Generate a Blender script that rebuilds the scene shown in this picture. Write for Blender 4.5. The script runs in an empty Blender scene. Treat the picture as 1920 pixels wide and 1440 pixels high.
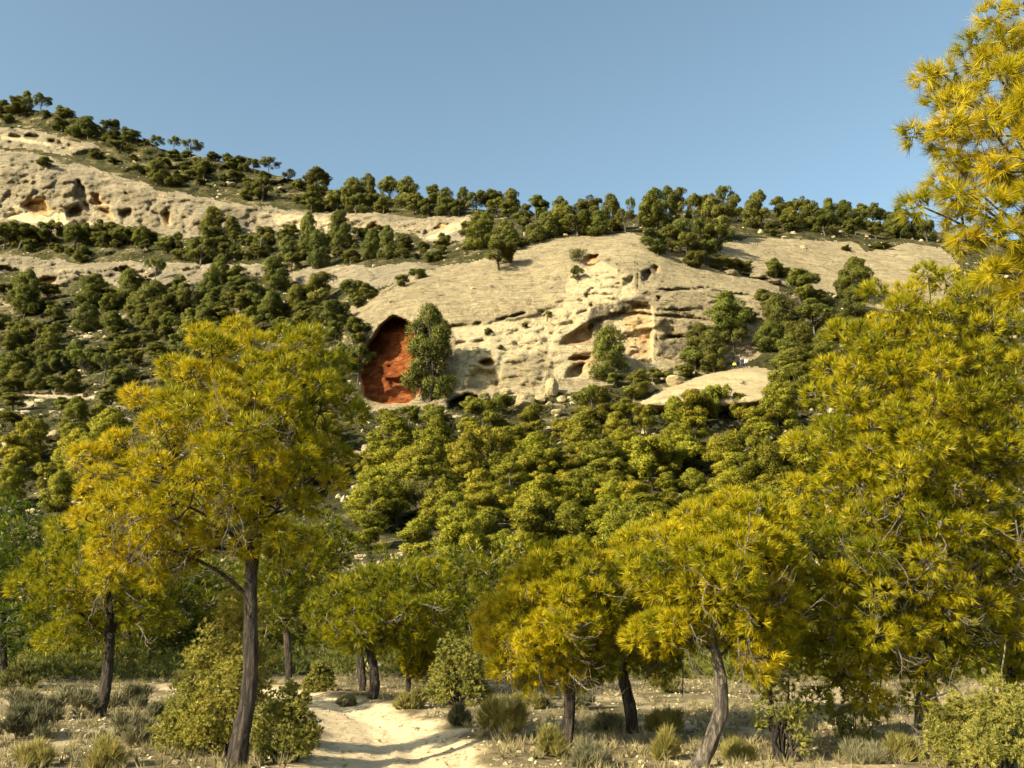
import bpy, math, random
import numpy as np
from mathutils import Vector
R = math.radians
S = bpy.context.scene
COL = S.collection
rng = np.random.default_rng(7)
random.seed(7)

# ------------------------------------------------------------------ camera, sky, sun, exposure
PITCH = 14.5; CAMZ = 1.6; F = 1700.0
cam_d = bpy.data.cameras.new('camera'); cam = bpy.data.objects.new('camera', cam_d); COL.objects.link(cam)
cam.location = (0, 0, CAMZ); cam.rotation_euler = (R(90 + PITCH), 0, 0)
cam_d.sensor_width = 36; cam_d.lens = 36 * F / 1920; cam_d.clip_start = 0.1; cam_d.clip_end = 6000
S.camera = cam
SUN_DIR = Vector((-0.72, -0.58, 0.47)).normalized()          # towards the sun
sun_el = math.asin(SUN_DIR.z); sun_az = math.atan2(SUN_DIR.x, SUN_DIR.y)
W = bpy.data.worlds.new('World'); S.world = W; W.use_nodes = True
wn = W.node_tree.nodes; wl = W.node_tree.links
sky = wn.new('ShaderNodeTexSky'); sky.sky_type = 'NISHITA'; sky.sun_disc = False
sky.sun_elevation = sun_el; sky.sun_rotation = sun_az; sky.altitude = 400; sky.air_density = 1.0
sky.dust_density = 2.2; sky.ozone_density = 0.5
tintw = wn.new('ShaderNodeMix'); tintw.data_type = 'RGBA'; tintw.blend_type = 'MULTIPLY'; tintw.inputs[0].default_value = 1.0
tintw.inputs[7].default_value = (1.02, 1.07, 0.92, 1)
wl.new(sky.outputs[0], tintw.inputs[6]); wl.new(tintw.outputs[2], wn['Background'].inputs[0]); wn['Background'].inputs[1].default_value = 0.104
sd = bpy.data.lights.new('sun', 'SUN'); sd.energy = 5.0; sd.angle = R(0.5); sd.color = (1.0, 0.87, 0.64)
so = bpy.data.objects.new('sun', sd); COL.objects.link(so)
so.rotation_euler = SUN_DIR.to_track_quat('Z', 'Y').to_euler()
S.view_settings.view_transform = 'Standard'; S.view_settings.look = 'None'
S.view_settings.exposure = 1.22; S.view_settings.gamma = 1.0; S.view_settings.use_curve_mapping = False
S.cycles.max_bounces = 5; S.cycles.diffuse_bounces = 3; S.cycles.transmission_bounces = 3
S.cycles.use_denoising = True

# ------------------------------------------------------------------ helpers
cp, sp_ = math.cos(R(PITCH)), math.sin(R(PITCH))
def at(px, py, Y):
    """point at distance Y (world y) seen at photo pixel px,py"""
    px = np.asarray(px, float); py = np.asarray(py, float); Y = np.asarray(Y, float)
    x = (px - 960) / F; u = (720 - py) / F
    t = Y / (cp - u * sp_)
    return np.stack([x * t, Y + 0 * t, CAMZ + (sp_ + u * cp) * t], -1)
def gY(py):
    """distance of flat ground (z=0) at row py"""
    u = (720 - py) / F
    return -CAMZ / (sp_ + u * cp) * (cp - u * sp_)
def pos_at(px, py, Y): return Vector(at(px, py, Y).tolist())
def mpp(Y, py=720):
    u = (720 - py) / F
    return Y / (cp - u * sp_) / F

def _hash(ix, iy, iz, seed):
    h = (ix * 374761393 + iy * 668265263 + iz * 2147483647 + seed * 1274126177) & 0xffffffff
    h = ((h ^ (h >> 13)) * 1274126177) & 0xffffffff
    h = ((h ^ (h >> 16)) * 2246822519) & 0xffffffff
    h = h ^ (h >> 15)
    return (h & 0xffffff) / float(0xffffff) * 2 - 1
def vnoise(p, seed=0):
    p = np.asarray(p, float)
    f = np.floor(p).astype(np.int64); d = p - f; d = d * d * (3 - 2 * d)
    out = 0
    for i in (0, 1):
        for j in (0, 1):
            for k in (0, 1):
                w = (d[..., 0] if i else 1 - d[..., 0]) * (d[..., 1] if j else 1 - d[..., 1]) * (d[..., 2] if k else 1 - d[..., 2])
                out = out + w * _hash(f[..., 0] + i, f[..., 1] + j, f[..., 2] + k, seed)
    return out
def fbm(p, sc, oct=4, seed=0, gain=0.5):
    p = np.asarray(p, float) * np.asarray(sc, float)
    a, o, t = 1.0, 0, 0
    for i in range(oct):
        o = o + a * vnoise(p, seed + i * 17); t += a; a *= gain; p = p * 2.03 + 3.1
    return o / t
def sstep(a, b, x):
    t = np.clip((x - a) / (b - a), 0, 1); return t * t * (3 - 2 * t)
def sdf(poly, X, Yy):
    """signed distance, positive inside"""
    P = np.asarray(poly, float); n = len(P)
    d = np.full(X.shape, 1e9); ins = np.zeros(X.shape, bool)
    for i in range(n):
        a = P[i]; b = P[(i + 1) % n]; e = b - a
        wx, wy = X - a[0], Yy - a[1]
        t = np.clip((wx * e[0] + wy * e[1]) / (e @ e + 1e-12), 0, 1)
        d = np.minimum(d, np.hypot(wx - t * e[0], wy - t * e[1]))
        c = ((a[1] > Yy) != (b[1] > Yy)) & (X < (b[0] - a[0]) * (Yy - a[1]) / (b[1] - a[1] + 1e-12) + a[0])
        ins ^= c
    return np.where(ins, d, -d)
def pdist(line, X, Yy):
    P = np.asarray(line, float); d = np.full(X.shape, 1e9)
    for i in range(len(P) - 1):
        a, b = P[i], P[i + 1]; e = b - a
        wx, wy = X - a[0], Yy - a[1]
        t = np.clip((wx * e[0] + wy * e[1]) / (e @ e + 1e-12), 0, 1)
        d = np.minimum(d, np.hypot(wx - t * e[0], wy - t * e[1]))
    return d

def mesh_np(name, V, Fc, attrs=None, mats=(), smooth=False):
    """V (n,3), Fc (m,k) constant k"""
    me = bpy.data.meshes.new(name); V = np.asarray(V, np.float32); Fc = np.asarray(Fc, np.int32)
    k = Fc.shape[1]; m = len(Fc)
    me.vertices.add(len(V)); me.vertices.foreach_set('co', V.ravel())
    me.loops.add(m * k); me.loops.foreach_set('vertex_index', Fc.ravel())
    me.polygons.add(m); me.polygons.foreach_set('loop_start', np.arange(0, m * k, k, dtype=np.int32))
    me.polygons.foreach_set('loop_total', np.full(m, k, np.int32))
    me.polygons.foreach_set('use_smooth', np.full(m, bool(smooth)))
    for an, (typ, data) in (attrs or {}).items():
        a = me.attributes.new(an, typ, 'POINT')
        if typ == 'FLOAT': a.data.foreach_set('value', np.asarray(data, np.float32).ravel())
        else: a.data.foreach_set('color', np.asarray(data, np.float32).ravel())
    for mm in mats: me.materials.append(mm)
    me.update(calc_edges=True)
    return me
def obj(name, me, parent=None, loc=None, **props):
    o = bpy.data.objects.new(name, me); COL.objects.link(o)
    if parent is not None: o.parent = parent
    if loc is not None: o.location = loc
    for k, v in props.items(): o[k] = v
    return o
def thing(name, label, cat, loc=(0, 0, 0), group=None):
    o = bpy.data.objects.new(name, None); COL.objects.link(o); o.location = loc; o.empty_display_size = 0.3
    o['label'] = label; o['category'] = cat
    if group: o['group'] = group
    return o

class MB:
    def __init__(s): s.V = []; s.F = []; s.n = 0; s.T = []
    def add(s, V, Fc, tint=0.0):
        V = np.asarray(V, float); Fc = np.asarray(Fc, int)
        s.V.append(V); s.F.append(Fc + s.n); s.n += len(V)
        s.T.append(np.broadcast_to(np.asarray(tint, float), (len(V),)))
    def tube(s, P, rad, sides=8, tint=0.0, rough=0.0, seed=0, cap=False):
        P = np.asarray(P, float); n = len(P); rad = np.broadcast_to(np.asarray(rad, float), (n,))
        T = np.gradient(P, axis=0); T /= np.linalg.norm(T, axis=1, keepdims=True) + 1e-9
        ref = np.array([0.13, 1.0, 0.07]) if abs(T[0][1]) < 0.9 else np.array([1.0, 0, 0])
        A = np.cross(T, ref); A /= np.linalg.norm(A, axis=1, keepdims=True) + 1e-9
        B = np.cross(T, A)
        th = np.linspace(0, 2 * math.pi, sides, endpoint=False)
        rr = np.repeat(rad[:, None], sides, 1)
        if rough:
            q = np.stack([np.cos(th)[None, :] * 3.2 + 0 * rr, np.sin(th)[None, :] * 3.2 + 0 * rr, np.repeat(np.arange(n)[:, None] * 0.35, sides, 1)], -1)
            rr = rr * (1 + rough * fbm(q, 1.0, 3, seed))
        ring = P[:, None, :] + rr[..., None] * (np.cos(th)[None, :, None] * A[:, None, :] + np.sin(th)[None, :, None] * B[:, None, :])
        V = ring.reshape(-1, 3)
        i = np.arange(n - 1)[:, None] * sides; j = np.arange(sides)[None, :]; j2 = (j + 1) % sides
        Fq = np.stack([i + j, i + j2, i + sides + j2, i + sides + j], -1).reshape(-1, 4)
        s.add(V, Fq, tint)
    def mesh(s, name, mats, smooth=True):
        V = np.concatenate(s.V); Fc = np.concatenate(s.F); T = np.concatenate(s.T)
        return mesh_np(name, V, Fc, {'tint': ('FLOAT', T)}, mats, smooth)

# ------------------------------------------------------------------ materials
def mat(name):
    m = bpy.data.materials.new(name); m.use_nodes = True
    n = m.node_tree.nodes; l = m.node_tree.links
    b = n['Principled BSDF']
    return m, n, l, b
def ramp(n, stops):
    r = n.new('ShaderNodeValToRGB'); e = r.color_ramp.elements
    while len(e) < len(stops): e.new(0.5)
    for k, (p, c) in enumerate(stops):
        e[k].position = p; e[k].color = (*c, 1) if len(c) == 3 else c
    return r
def noise(n, l, vec, scale, detail=4, rough=0.55, dist=0.0):
    t = n.new('ShaderNodeTexNoise'); t.inputs['Scale'].default_value = scale; t.inputs['Detail'].default_value = detail
    t.inputs['Roughness'].default_value = rough; t.inputs['Distortion'].default_value = dist
    if vec is not None: l.new(vec, t.inputs['Vector'])
    return t
def mapping(n, l, vec, scale, rot=(0, 0, 0)):
    t = n.new('ShaderNodeMapping'); t.inputs['Scale'].default_value = scale; t.inputs['Rotation'].default_value = rot
    l.new(vec, t.inputs['Vector']); return t.outputs[0]
def mixc(n, l, fac, a, b, mode='MIX'):
    t = n.new('ShaderNodeMix'); t.data_type = 'RGBA'; t.blend_type = mode
    for s_, v in ((t.inputs[0], fac), (t.inputs[6], a), (t.inputs[7], b)):
        if isinstance(v, (int, float)): s_.default_value = v
        elif isinstance(v, tuple): s_.default_value = (*v, 1)
        else: l.new(v, s_)
    return t.outputs[2]
def mathn(n, l, op, a, b=None):
    t = n.new('ShaderNodeMath'); t.operation = op
    for k, v in enumerate((a, b)):
        if v is None: continue
        if isinstance(v, (int, float)): t.inputs[k].default_value = v
        else: l.new(v, t.inputs[k])
    return t.outputs[0]

def foliage_mat(name, stops, trans=0.25, rough=0.5, use_objcol=False, var=0.35):
    m, n, l, b = mat(name)
    at_ = n.new('ShaderNodeAttribute'); at_.attribute_name = 'tint'
    r = ramp(n, stops); l.new(at_.outputs['Fac'], r.inputs[0])
    c = r.outputs[0]
    if use_objcol:
        oi = n.new('ShaderNodeObjectInfo')
        c = mixc(n, l, 1.0, c, oi.outputs['Color'], 'MULTIPLY')
    l.new(c, b.inputs['Base Color']); b.inputs['Roughness'].default_value = rough
    b.inputs['Specular IOR Level'].default_value = 0.25
    tr = n.new('ShaderNodeBsdfTranslucent'); l.new(c, tr.inputs[0])
    mx = n.new('ShaderNodeMixShader'); mx.inputs[0].default_value = trans
    l.new(b.outputs[0], mx.inputs[1]); l.new(tr.outputs[0], mx.inputs[2])
    l.new(mx.outputs[0], n['Material Output'].inputs[0])
    return m
M_NEEDLE = foliage_mat('pine_needles', [(0.0, (0.055, 0.080, 0.006)), (0.35, (0.180, 0.188, 0.005)), (0.7, (0.400, 0.338, 0.008)), (1.0, (0.580, 0.440, 0.016))], 0.38, 0.38, True)
M_FAR = foliage_mat('distant_pine_foliage', [(0.0, (0.080, 0.094, 0.014)), (0.5, (0.190, 0.200, 0.028)), (1.0, (0.330, 0.320, 0.044))], 0.14, 0.7, True)
M_JUNIPER = foliage_mat('juniper_foliage', [(0.0, (0.080, 0.092, 0.016)), (0.5, (0.235, 0.230, 0.045)), (1.0, (0.400, 0.355, 0.080))], 0.3, 0.6, True)
M_SCRUB = foliage_mat('dry_scrub', [(0.0, (0.028, 0.032, 0.009)), (0.5, (0.090, 0.090, 0.024)), (1.0, (0.210, 0.180, 0.070))], 0.1, 0.9)
M_GREY = foliage_mat('grey_shrub_leaves', [(0.0, (0.085, 0.082, 0.040)), (0.5, (0.175, 0.165, 0.085)), (1.0, (0.280, 0.255, 0.135))], 0.15, 0.8)
M_STRAW = foliage_mat('dry_grass_blades', [(0.0, (0.130, 0.118, 0.048)), (0.5, (0.260, 0.225, 0.100)), (1.0, (0.430, 0.355, 0.185))], 0.2, 0.7)

def bark_mat(name, c0, c1, sc):
    m, n, l, b = mat(name)
    tc = n.new('ShaderNodeTexCoord')
    v = mapping(n, l, tc.outputs['Object'], (sc * 1.3, sc * 1.3, sc * 0.22))
    t = noise(n, l, v, 1.0, 7, 0.72, 1.0)
    r = ramp(n, [(0.40, c0), (0.50, tuple((a * .6 + b_ * .4) for a, b_ in zip(c0, c1))), (0.57, c1), (0.72, tuple(x * 1.7 for x in c1))]); l.new(t.outputs[0], r.inputs[0])
    l.new(r.outputs[0], b.inputs['Base Color']); b.inputs['Roughness'].default_value = 0.9
    bp = n.new('ShaderNodeBump'); bp.inputs['Strength'].default_value = 1.0; bp.inputs['Distance'].default_value = 0.12
    l.new(t.outputs[0], bp.inputs['Height']); l.new(bp.outputs[0], b.inputs['Normal'])
    return m
M_BARK = bark_mat('furrowed_pine_bark', (0.010, 0.007, 0.005), (0.088, 0.064, 0.043), 16)
M_BARKPALE = bark_mat('pale_grey_pine_bark', (0.035, 0.028, 0.020), (0.24, 0.20, 0.145), 16)
M_TWIG = bark_mat('grey_twig', (0.10, 0.085, 0.060), (0.40, 0.345, 0.250), 30)
M_FARBARK = bark_mat('distant_trunk', (0.030, 0.024, 0.017), (0.13, 0.11, 0.08), 3)

def rock_mat(name, base, warm, scale=1.0, tex=1.0):
    m, n, l, b = mat(name)
    geo = n.new('ShaderNodeNewGeometry'); P = geo.outputs['Position']
    at_ = n.new('ShaderNodeAttribute'); at_.attribute_name = 'feat'
    sep = n.new('ShaderNodeSeparateColor'); l.new(at_.outputs['Color'], sep.inputs[0])
    big = noise(n, l, P, 0.10 * scale, 5, 0.6); 
    r1 = ramp(n, [(0.30, tuple(x * 0.80 for x in base)), (0.50, base), (0.70, warm)]); l.new(big.outputs[0], r1.inputs[0])
    # fine tilted bedding and grain
    v = mapping(n, l, P, (0.25 * scale, 0.4 * scale, 2.2 * scale), (0, R(9), 0))
    st = noise(n, l, v, 1.0, 6, 0.7, 0.3)
    r2 = ramp(n, [(0.34, (0.58, 0.55, 0.50)), (0.48, (1, 1, 1)), (0.66, (1.18, 1.16, 1.10))]); l.new(st.outputs[0], r2.inputs[0])
    c = mixc(n, l, 0.75 * tex, r1.outputs[0], r2.outputs[0], 'MULTIPLY')
    fine = noise(n, l, P, 3.2 * scale, 5, 0.75)
    r3 = ramp(n, [(0.32, (0.48, 0.46, 0.42)), (0.46, (0.97, 0.97, 0.97)), (0.70, (1.32, 1.28, 1.18))]); l.new(fine.outputs[0], r3.inputs[0])
    c = mixc(n, l, 0.65 * tex, c, r3.outputs[0], 'MULTIPLY')
    mid = noise(n, l, P, 0.75 * scale, 5, 0.7)
    r5 = ramp(n, [(0.36, (0.62, 0.60, 0.57)), (0.50, (1, 1, 1)), (0.66, (1.18, 1.16, 1.10))]); l.new(mid.outputs[0], r5.inputs[0])
    c = mixc(n, l, 0.8 * tex, c, r5.outputs[0], 'MULTIPLY')
    vo = n.new('ShaderNodeTexVoronoi'); vo.feature = 'DISTANCE_TO_EDGE'; vo.inputs['Scale'].default_value = 1.0
    wv = n.new('ShaderNodeVectorMath'); wv.operation = 'ADD'
    vv = mapping(n, l, P, (0.10 * scale, 0.14 * scale, 0.55 * scale), (0, R(11), 0)); l.new(vv, wv.inputs[0])
    ws = n.new('ShaderNodeVectorMath'); ws.operation = 'SCALE'; ws.inputs['Scale'].default_value = 0.55; l.new(mid.outputs['Color'], ws.inputs[0]); l.new(ws.outputs[0], wv.inputs[1])
    l.new(wv.outputs[0], vo.inputs['Vector'])
    ck = n.new('ShaderNodeMapRange'); ck.inputs[1].default_value = 0.0; ck.inputs[2].default_value = 0.030; l.new(vo.outputs['Distance'], ck.inputs[0])
    cm2 = n.new('ShaderNodeMapRange'); cm2.inputs[1].default_value = 0.46; cm2.inputs[2].default_value = 0.62; l.new(big.outputs[0], cm2.inputs[0])
    crk = mathn(n, l, 'MAXIMUM', ck.outputs[0], mathn(n, l, 'SUBTRACT', 1.0, cm2.outputs[0]))
    # pale freshly broken stone
    pale = mixc(n, l, 0.85, (0.60, 0.51, 0.31), r3.outputs[0], 'MULTIPLY')
    nz = noise(n, l, P, 0.5 * scale, 5, 0.6)
    def wob(ch, k=0.7):
        s1 = mathn(n, l, 'ADD', ch, mathn(n, l, 'MULTIPLY', mathn(n, l, 'SUBTRACT', nz.outputs[0], 0.5), k))
        mr = n.new('ShaderNodeMapRange'); mr.interpolation_type = 'SMOOTHSTEP'; mr.inputs[1].default_value = 0.32; mr.inputs[2].default_value = 0.62
        l.new(s1, mr.inputs[0]); return mr.outputs[0]
    c = mixc(n, l, wob(sep.outputs[1]), c, pale)
    # iron red stone
    vr = mapping(n, l, P, (0.5, 0.5, 0.9)); nr = noise(n, l, vr, 1.0, 5, 0.65)
    r4 = ramp(n, [(0.32, (0.17, 0.042, 0.010)), (0.52, (0.30, 0.088, 0.022)), (0.66, (0.42, 0.175, 0.060)), (0.8, (0.52, 0.30, 0.13))]); l.new(nr.outputs[0], r4.inputs[0])
    mo = n.new('ShaderNodeMapRange'); mo.inputs[1].default_value = 0.80; mo.inputs[2].default_value = 0.98; l.new(sep.outputs[0], mo.inputs[0])
    och = mixc(n, l, 0.85, (0.62, 0.40, 0.19), r5.outputs[0], 'MULTIPLY')
    c = mixc(n, l, wob(sep.outputs[0], 0.5), c, mixc(n, l, mo.outputs[0], och, mixc(n, l, 0.8, r4.outputs[0], r5.outputs[0], 'MULTIPLY')))
    # dark water and lichen stains, dark hollows and joints, painted cave-lip shade, streaked downward
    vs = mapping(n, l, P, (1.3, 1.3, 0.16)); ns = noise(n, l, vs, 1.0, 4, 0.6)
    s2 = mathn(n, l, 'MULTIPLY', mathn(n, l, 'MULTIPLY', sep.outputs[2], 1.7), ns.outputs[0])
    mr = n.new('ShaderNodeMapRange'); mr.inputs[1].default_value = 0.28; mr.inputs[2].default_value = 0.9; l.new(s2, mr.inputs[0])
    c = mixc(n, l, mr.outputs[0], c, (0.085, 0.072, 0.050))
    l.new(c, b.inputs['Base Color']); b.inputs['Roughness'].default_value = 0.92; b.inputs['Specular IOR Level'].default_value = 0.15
    c = mixc(n, l, 0.7 * tex, c, crk, 'MULTIPLY')
    bp = n.new('ShaderNodeBump'); bp.inputs['Strength'].default_value = 1.0; bp.inputs['Distance'].default_value = 0.7 * tex
    hh = mathn(n, l, 'ADD', mathn(n, l, 'ADD', mathn(n, l, 'MULTIPLY', st.outputs[0], 1.3), fine.outputs[0]), mathn(n, l, 'ADD', mathn(n, l, 'MULTIPLY', mid.outputs[0], 1.5), mathn(n, l, 'MULTIPLY', crk, 0.8)))
    l.new(hh, bp.inputs['Height']); l.new(bp.outputs[0], b.inputs['Normal'])
    return m
M_ROCK = rock_mat('weathered_limestone', (0.400, 0.335, 0.205), (0.480, 0.402, 0.245))
M_CLIFF = rock_mat('grey_limestone', (0.290, 0.250, 0.170), (0.420, 0.350, 0.225), 0.7)
M_SMOOTH = rock_mat('smooth_sandy_rock', (0.44, 0.360, 0.205), (0.50, 0.410, 0.235), 1.0, 0.5)

def hill_mat():
    m, n, l, b = mat('stony_hillside')
    geo = n.new('ShaderNodeNewGeometry'); P = geo.outputs['Position']
    a = noise(n, l, P, 0.22, 6, 0.65)
    r = ramp(n, [(0.40, (0.042, 0.044, 0.016)), (0.55, (0.095, 0.086, 0.036)), (0.63, (0.24, 0.20, 0.11)), (0.72, (0.44, 0.37, 0.24))]); l.new(a.outputs[0], r.inputs[0])
    f = noise(n, l, P, 1.7, 6, 0.75)
    rf = ramp(n, [(0.35, (0.35, 0.34, 0.28)), (0.55, (1, 1, 1)), (0.75, (1.5, 1.45, 1.35))]); l.new(f.outputs[0], rf.inputs[0])
    c = mixc(n, l, 1.0, r.outputs[0], rf.outputs[0], 'MULTIPLY')
    at_ = n.new('ShaderNodeAttribute'); at_.attribute_name = 'feat'
    sep = n.new('ShaderNodeSeparateColor'); l.new(at_.outputs['Color'], sep.inputs[0])
    c = mixc(n, l, sep.outputs[1], c, (0.48, 0.41, 0.27))
    c = mixc(n, l, sep.outputs[0], c, (0.42, 0.19, 0.07))
    l.new(c, b.inputs['Base Color']); b.inputs['Roughness'].default_value = 1.0; b.inputs['Specular IOR Level'].default_value = 0.1
    bp = n.new('ShaderNodeBump'); bp.inputs['Strength'].default_value = 1.0; bp.inputs['Distance'].default_value = 0.6
    l.new(mathn(n, l, 'ADD', a.outputs[0], f.outputs[0]), bp.inputs['Height']); l.new(bp.outputs[0], b.inputs['Normal'])
    return m
M_HILL = hill_mat()
def ground_mat():
    m, n, l, b = mat('sandy_ground')
    geo = n.new('ShaderNodeNewGeometry'); P = geo.outputs['Position']
    a = noise(n, l, P, 0.9, 6, 0.65); f = noise(n, l, P, 9.0, 6, 0.75)
    soil = ramp(n, [(0.35, (0.085, 0.070, 0.036)), (0.5, (0.175, 0.142, 0.076)), (0.68, (0.36, 0.29, 0.17))]); l.new(a.outputs[0], soil.inputs[0])
    rf = ramp(n, [(0.32, (0.45, 0.43, 0.38)), (0.52, (1, 1, 1)), (0.72, (1.35, 1.3, 1.2))]); l.new(f.outputs[0], rf.inputs[0])
    c = mixc(n, l, 1.0, soil.outputs[0], rf.outputs[0], 'MULTIPLY')
    rp = ramp(n, [(0.3, (0.62, 0.59, 0.54)), (0.5, (0.95, 0.94, 0.92)), (0.75, (1.10, 1.08, 1.04))]); l.new(f.outputs[0], rp.inputs[0])
    pth = mixc(n, l, 1.0, (0.68, 0.54, 0.335), rp.outputs[0], 'MULTIPLY')
    at_ = n.new('ShaderNodeAttribute'); at_.attribute_name = 'tint'
    c = mixc(n, l, at_.outputs['Fac'], c, pth)
    l.new(c, b.inputs['Base Color']); b.inputs['Roughness'].default_value = 1.0; b.inputs['Specular IOR Level'].default_value = 0.1
    bp = n.new('ShaderNodeBump'); bp.inputs['Strength'].default_value = 0.8; bp.inputs['Distance'].default_value = 0.05
    l.new(f.outputs[0], bp.inputs['Height']); l.new(bp.outputs[0], b.inputs['Normal'])
    return m
M_GROUND = ground_mat()

# ------------------------------------------------------------------ hillside relief
SKY = [(-1000, 90), (-400, 120), (-100, 175), (0, 200), (60, 205), (130, 215), (200, 240), (260, 262), (300, 280), (350, 288), (420, 305), (500, 325), (560, 340), (640, 362),
       (720, 372), (900, 392), (1050, 402), (1180, 405), (1300, 395), (1420, 393), (1560, 402), (1700, 425), (1800, 440), (2000, 460), (2400, 500), (2900, 540)]
def sky_row(px): return np.interp(px, [a for a, _ in SKY], [b for _, b in SKY])
CTRL = []
def cc(px, *pairs):
    for py, Y in pairs: CTRL.append((px, py, Y))
BASE = [(1265, 28), (1200, 43), (1100, 60), (1000, 78), (900, 98)]
for px in (-1000, -500, -200, 0, 300, 600, 900, 1200, 1500, 1800, 2100, 2500, 2900): cc(px, *BASE)
cc(-1000, (780, 135), (600, 200), (430, 250), (250, 280), (90, 310))
cc(-400, (780, 132), (600, 195), (440, 240), (330, 248), (240, 275), (130, 300))
cc(0, (800, 122), (740, 148), (700, 158), (600, 190), (500, 220), (440, 238), (420, 242), (320, 247), (285, 258), (235, 275), (200, 288))
cc(150, (800, 120), (740, 146), (600, 186), (500, 214), (445, 234), (430, 238), (330, 245), (300, 257), (260, 270), (225, 280))
cc(300, (800, 118), (740, 135), (600, 178), (500, 208), (450, 228), (435, 232), (360, 240), (340, 250), (310, 262), (284, 272))
cc(450, (800, 118), (740, 132), (600, 172), (500, 205), (448, 224), (435, 227), (385, 234), (350, 250), (318, 260))
cc(600, (800, 118), (740, 130), (640, 152), (560, 172), (500, 196), (450, 218), (440, 221), (405, 227), (370, 243), (350, 250))
cc(700, (800, 119), (760, 130), (700, 135), (620, 141), (545, 154), (500, 180), (440, 212), (405, 220), (372, 240))
cc(800, (800, 119), (760, 129), (700, 134), (600, 141), (520, 155), (490, 172), (455, 198), (410, 214), (382, 232))
cc(900, (800, 119), (760, 128), (700, 132), (600, 140), (520, 151), (480, 162), (440, 182), (392, 220))
cc(1000, (800, 119), (760, 127), (700, 132), (600, 139), (520, 150), (465, 163), (430, 178), (400, 210))
cc(1100, (800, 118), (760, 126), (710, 133), (650, 137), (560, 141), (500, 148), (450, 164), (430, 174), (404, 205))
cc(1200, (800, 117), (760, 124), (710, 134), (650, 138), (560, 141), (500, 147), (450, 160), (430, 172), (402, 200))
cc(1300, (800, 116), (760, 122), (710, 134), (650, 139), (560, 143), (500, 156), (450, 170), (398, 200))
cc(1400, (800, 115), (740, 124), (690, 136), (640, 142), (560, 148), (520, 159), (450, 178), (398, 205))
cc(1500, (800, 114), (700, 132), (640, 141), (580, 149), (540, 161), (450, 182), (400, 208))
cc(1700, (800, 112), (700, 130), (600, 148), (560, 158), (460, 188), (425, 210))
cc(2000, (800, 112), (700, 128), (600, 145), (500, 185), (460, 205))
cc(2500, (800, 112), (650, 140), (500, 190)); cc(2900, (800, 112), (650, 140), (540, 185))
C = np.array(CTRL, float)
def _k(d2): return np.sqrt(d2 + 0.03 ** 2)
_cx = C[:, :2] / 400.0 * np.array([1.0, 2.2])
_K = _k(((_cx[:, None] - _cx[None]) ** 2).sum(-1)) + np.eye(len(C)) * -1e-4
_w = np.linalg.solve(_K, np.log(C[:, 2]) - 4.6)
def base_Y(px, py):
    q = np.stack([px, py], -1).reshape(-1, 2) / 400.0 * np.array([1.0, 2.2])
    out = np.empty(len(q))
    for i in range(0, len(q), 20000):
        out[i:i + 20000] = _k(((q[i:i + 20000, None] - _cx[None]) ** 2).sum(-1)) @ _w
    return np.exp(out + 4.6).reshape(np.shape(px))

def z8(*p): return [(x * .20833, 200 + y * .20833) for x, y in p]
def z7(*p): return [(940 + x * .20833, 440 + y * .20833) for x, y in p]
def z6(*p): return [(640 + x / 6, 560 + y / 6) for x, y in p]
def z2(*p): return [(640 + x * .34375, 300 + y * .34375) for x, y in p]
def z3(*p): return [(1140 + x * .34375, 300 + y * .34375) for x, y in p]
def z1(*p): return [(x * .3646, 140 + y * .3646) for x, y in p]
DOME = [(658, 578), (668, 566), (705, 548), (760, 522), (830, 500), (900, 485), (960, 462), (1040, 449), (1110, 441), (1180, 436), (1215, 450), (1290, 468), (1335, 505), (1400, 520), (1462, 535), (1475, 600),
        (1450, 650), (1380, 690), (1300, 700), (1240, 712), (1150, 718), (1090, 735), (1010, 742), (960, 742), (890, 752), (840, 765), (770, 768), (690, 770), (666, 700), (672, 625)]
SLAB = [(1355, 455), (1420, 446), (1520, 448), (1600, 452), (1620, 470), (1700, 458), (1765, 465), (1800, 500), (1780, 570), (1690, 590), (1600, 565), (1560, 548), (1500, 545), (1465, 530), (1400, 512), (1350, 490)]
LOWD = [(1196, 770), (1205, 752), (1240, 730), (1290, 712), (1340, 697), (1385, 688), (1420, 688), (1452, 697), (1475, 712), (1470, 745), (1420, 765), (1330, 775)]
CLIFF = [(-1000, 230), (-400, 250), (-40, 277), (60, 287), (130, 308), (200, 322), (275, 345), (290, 358), (350, 362), (430, 380), (520, 390), (600, 401), (660, 398), (740, 402), (790, 410), (850, 402), (892, 405), (888, 425), (870, 450), (800, 456),
         (780, 440), (700, 434), (640, 442), (560, 442), (500, 434), (440, 438), (350, 446), (310, 440), (250, 422), (180, 432), (110, 438), (60, 420), (-40, 412), (-400, 400), (-1000, 380)]
BAND2 = [(-400, 205), (-40, 234), (60, 242), (110, 255), (180, 272), (200, 285), (120, 292), (50, 280), (-40, 270), (-400, 238)]
LEDGE = [(540, 508), (600, 500), (680, 500), (760, 492), (835, 500), (800, 515), (740, 530), (690, 545), (610, 540), (550, 530)]
LBAND = [(-400, 485), (0, 478), (50, 482), (110, 485), (150, 498), (210, 490), (300, 492), (420, 492), (540, 500), (530, 520), (430, 515), (395, 530), (370, 555), (330, 535), (290, 545), (230, 545), (190, 520), (150, 515), (120, 535), (60, 535), (40, 505), (0, 515), (-400, 530)]
RL1 = [(95, 518), (125, 518), (130, 540), (100, 545), (85, 530)]
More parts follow.
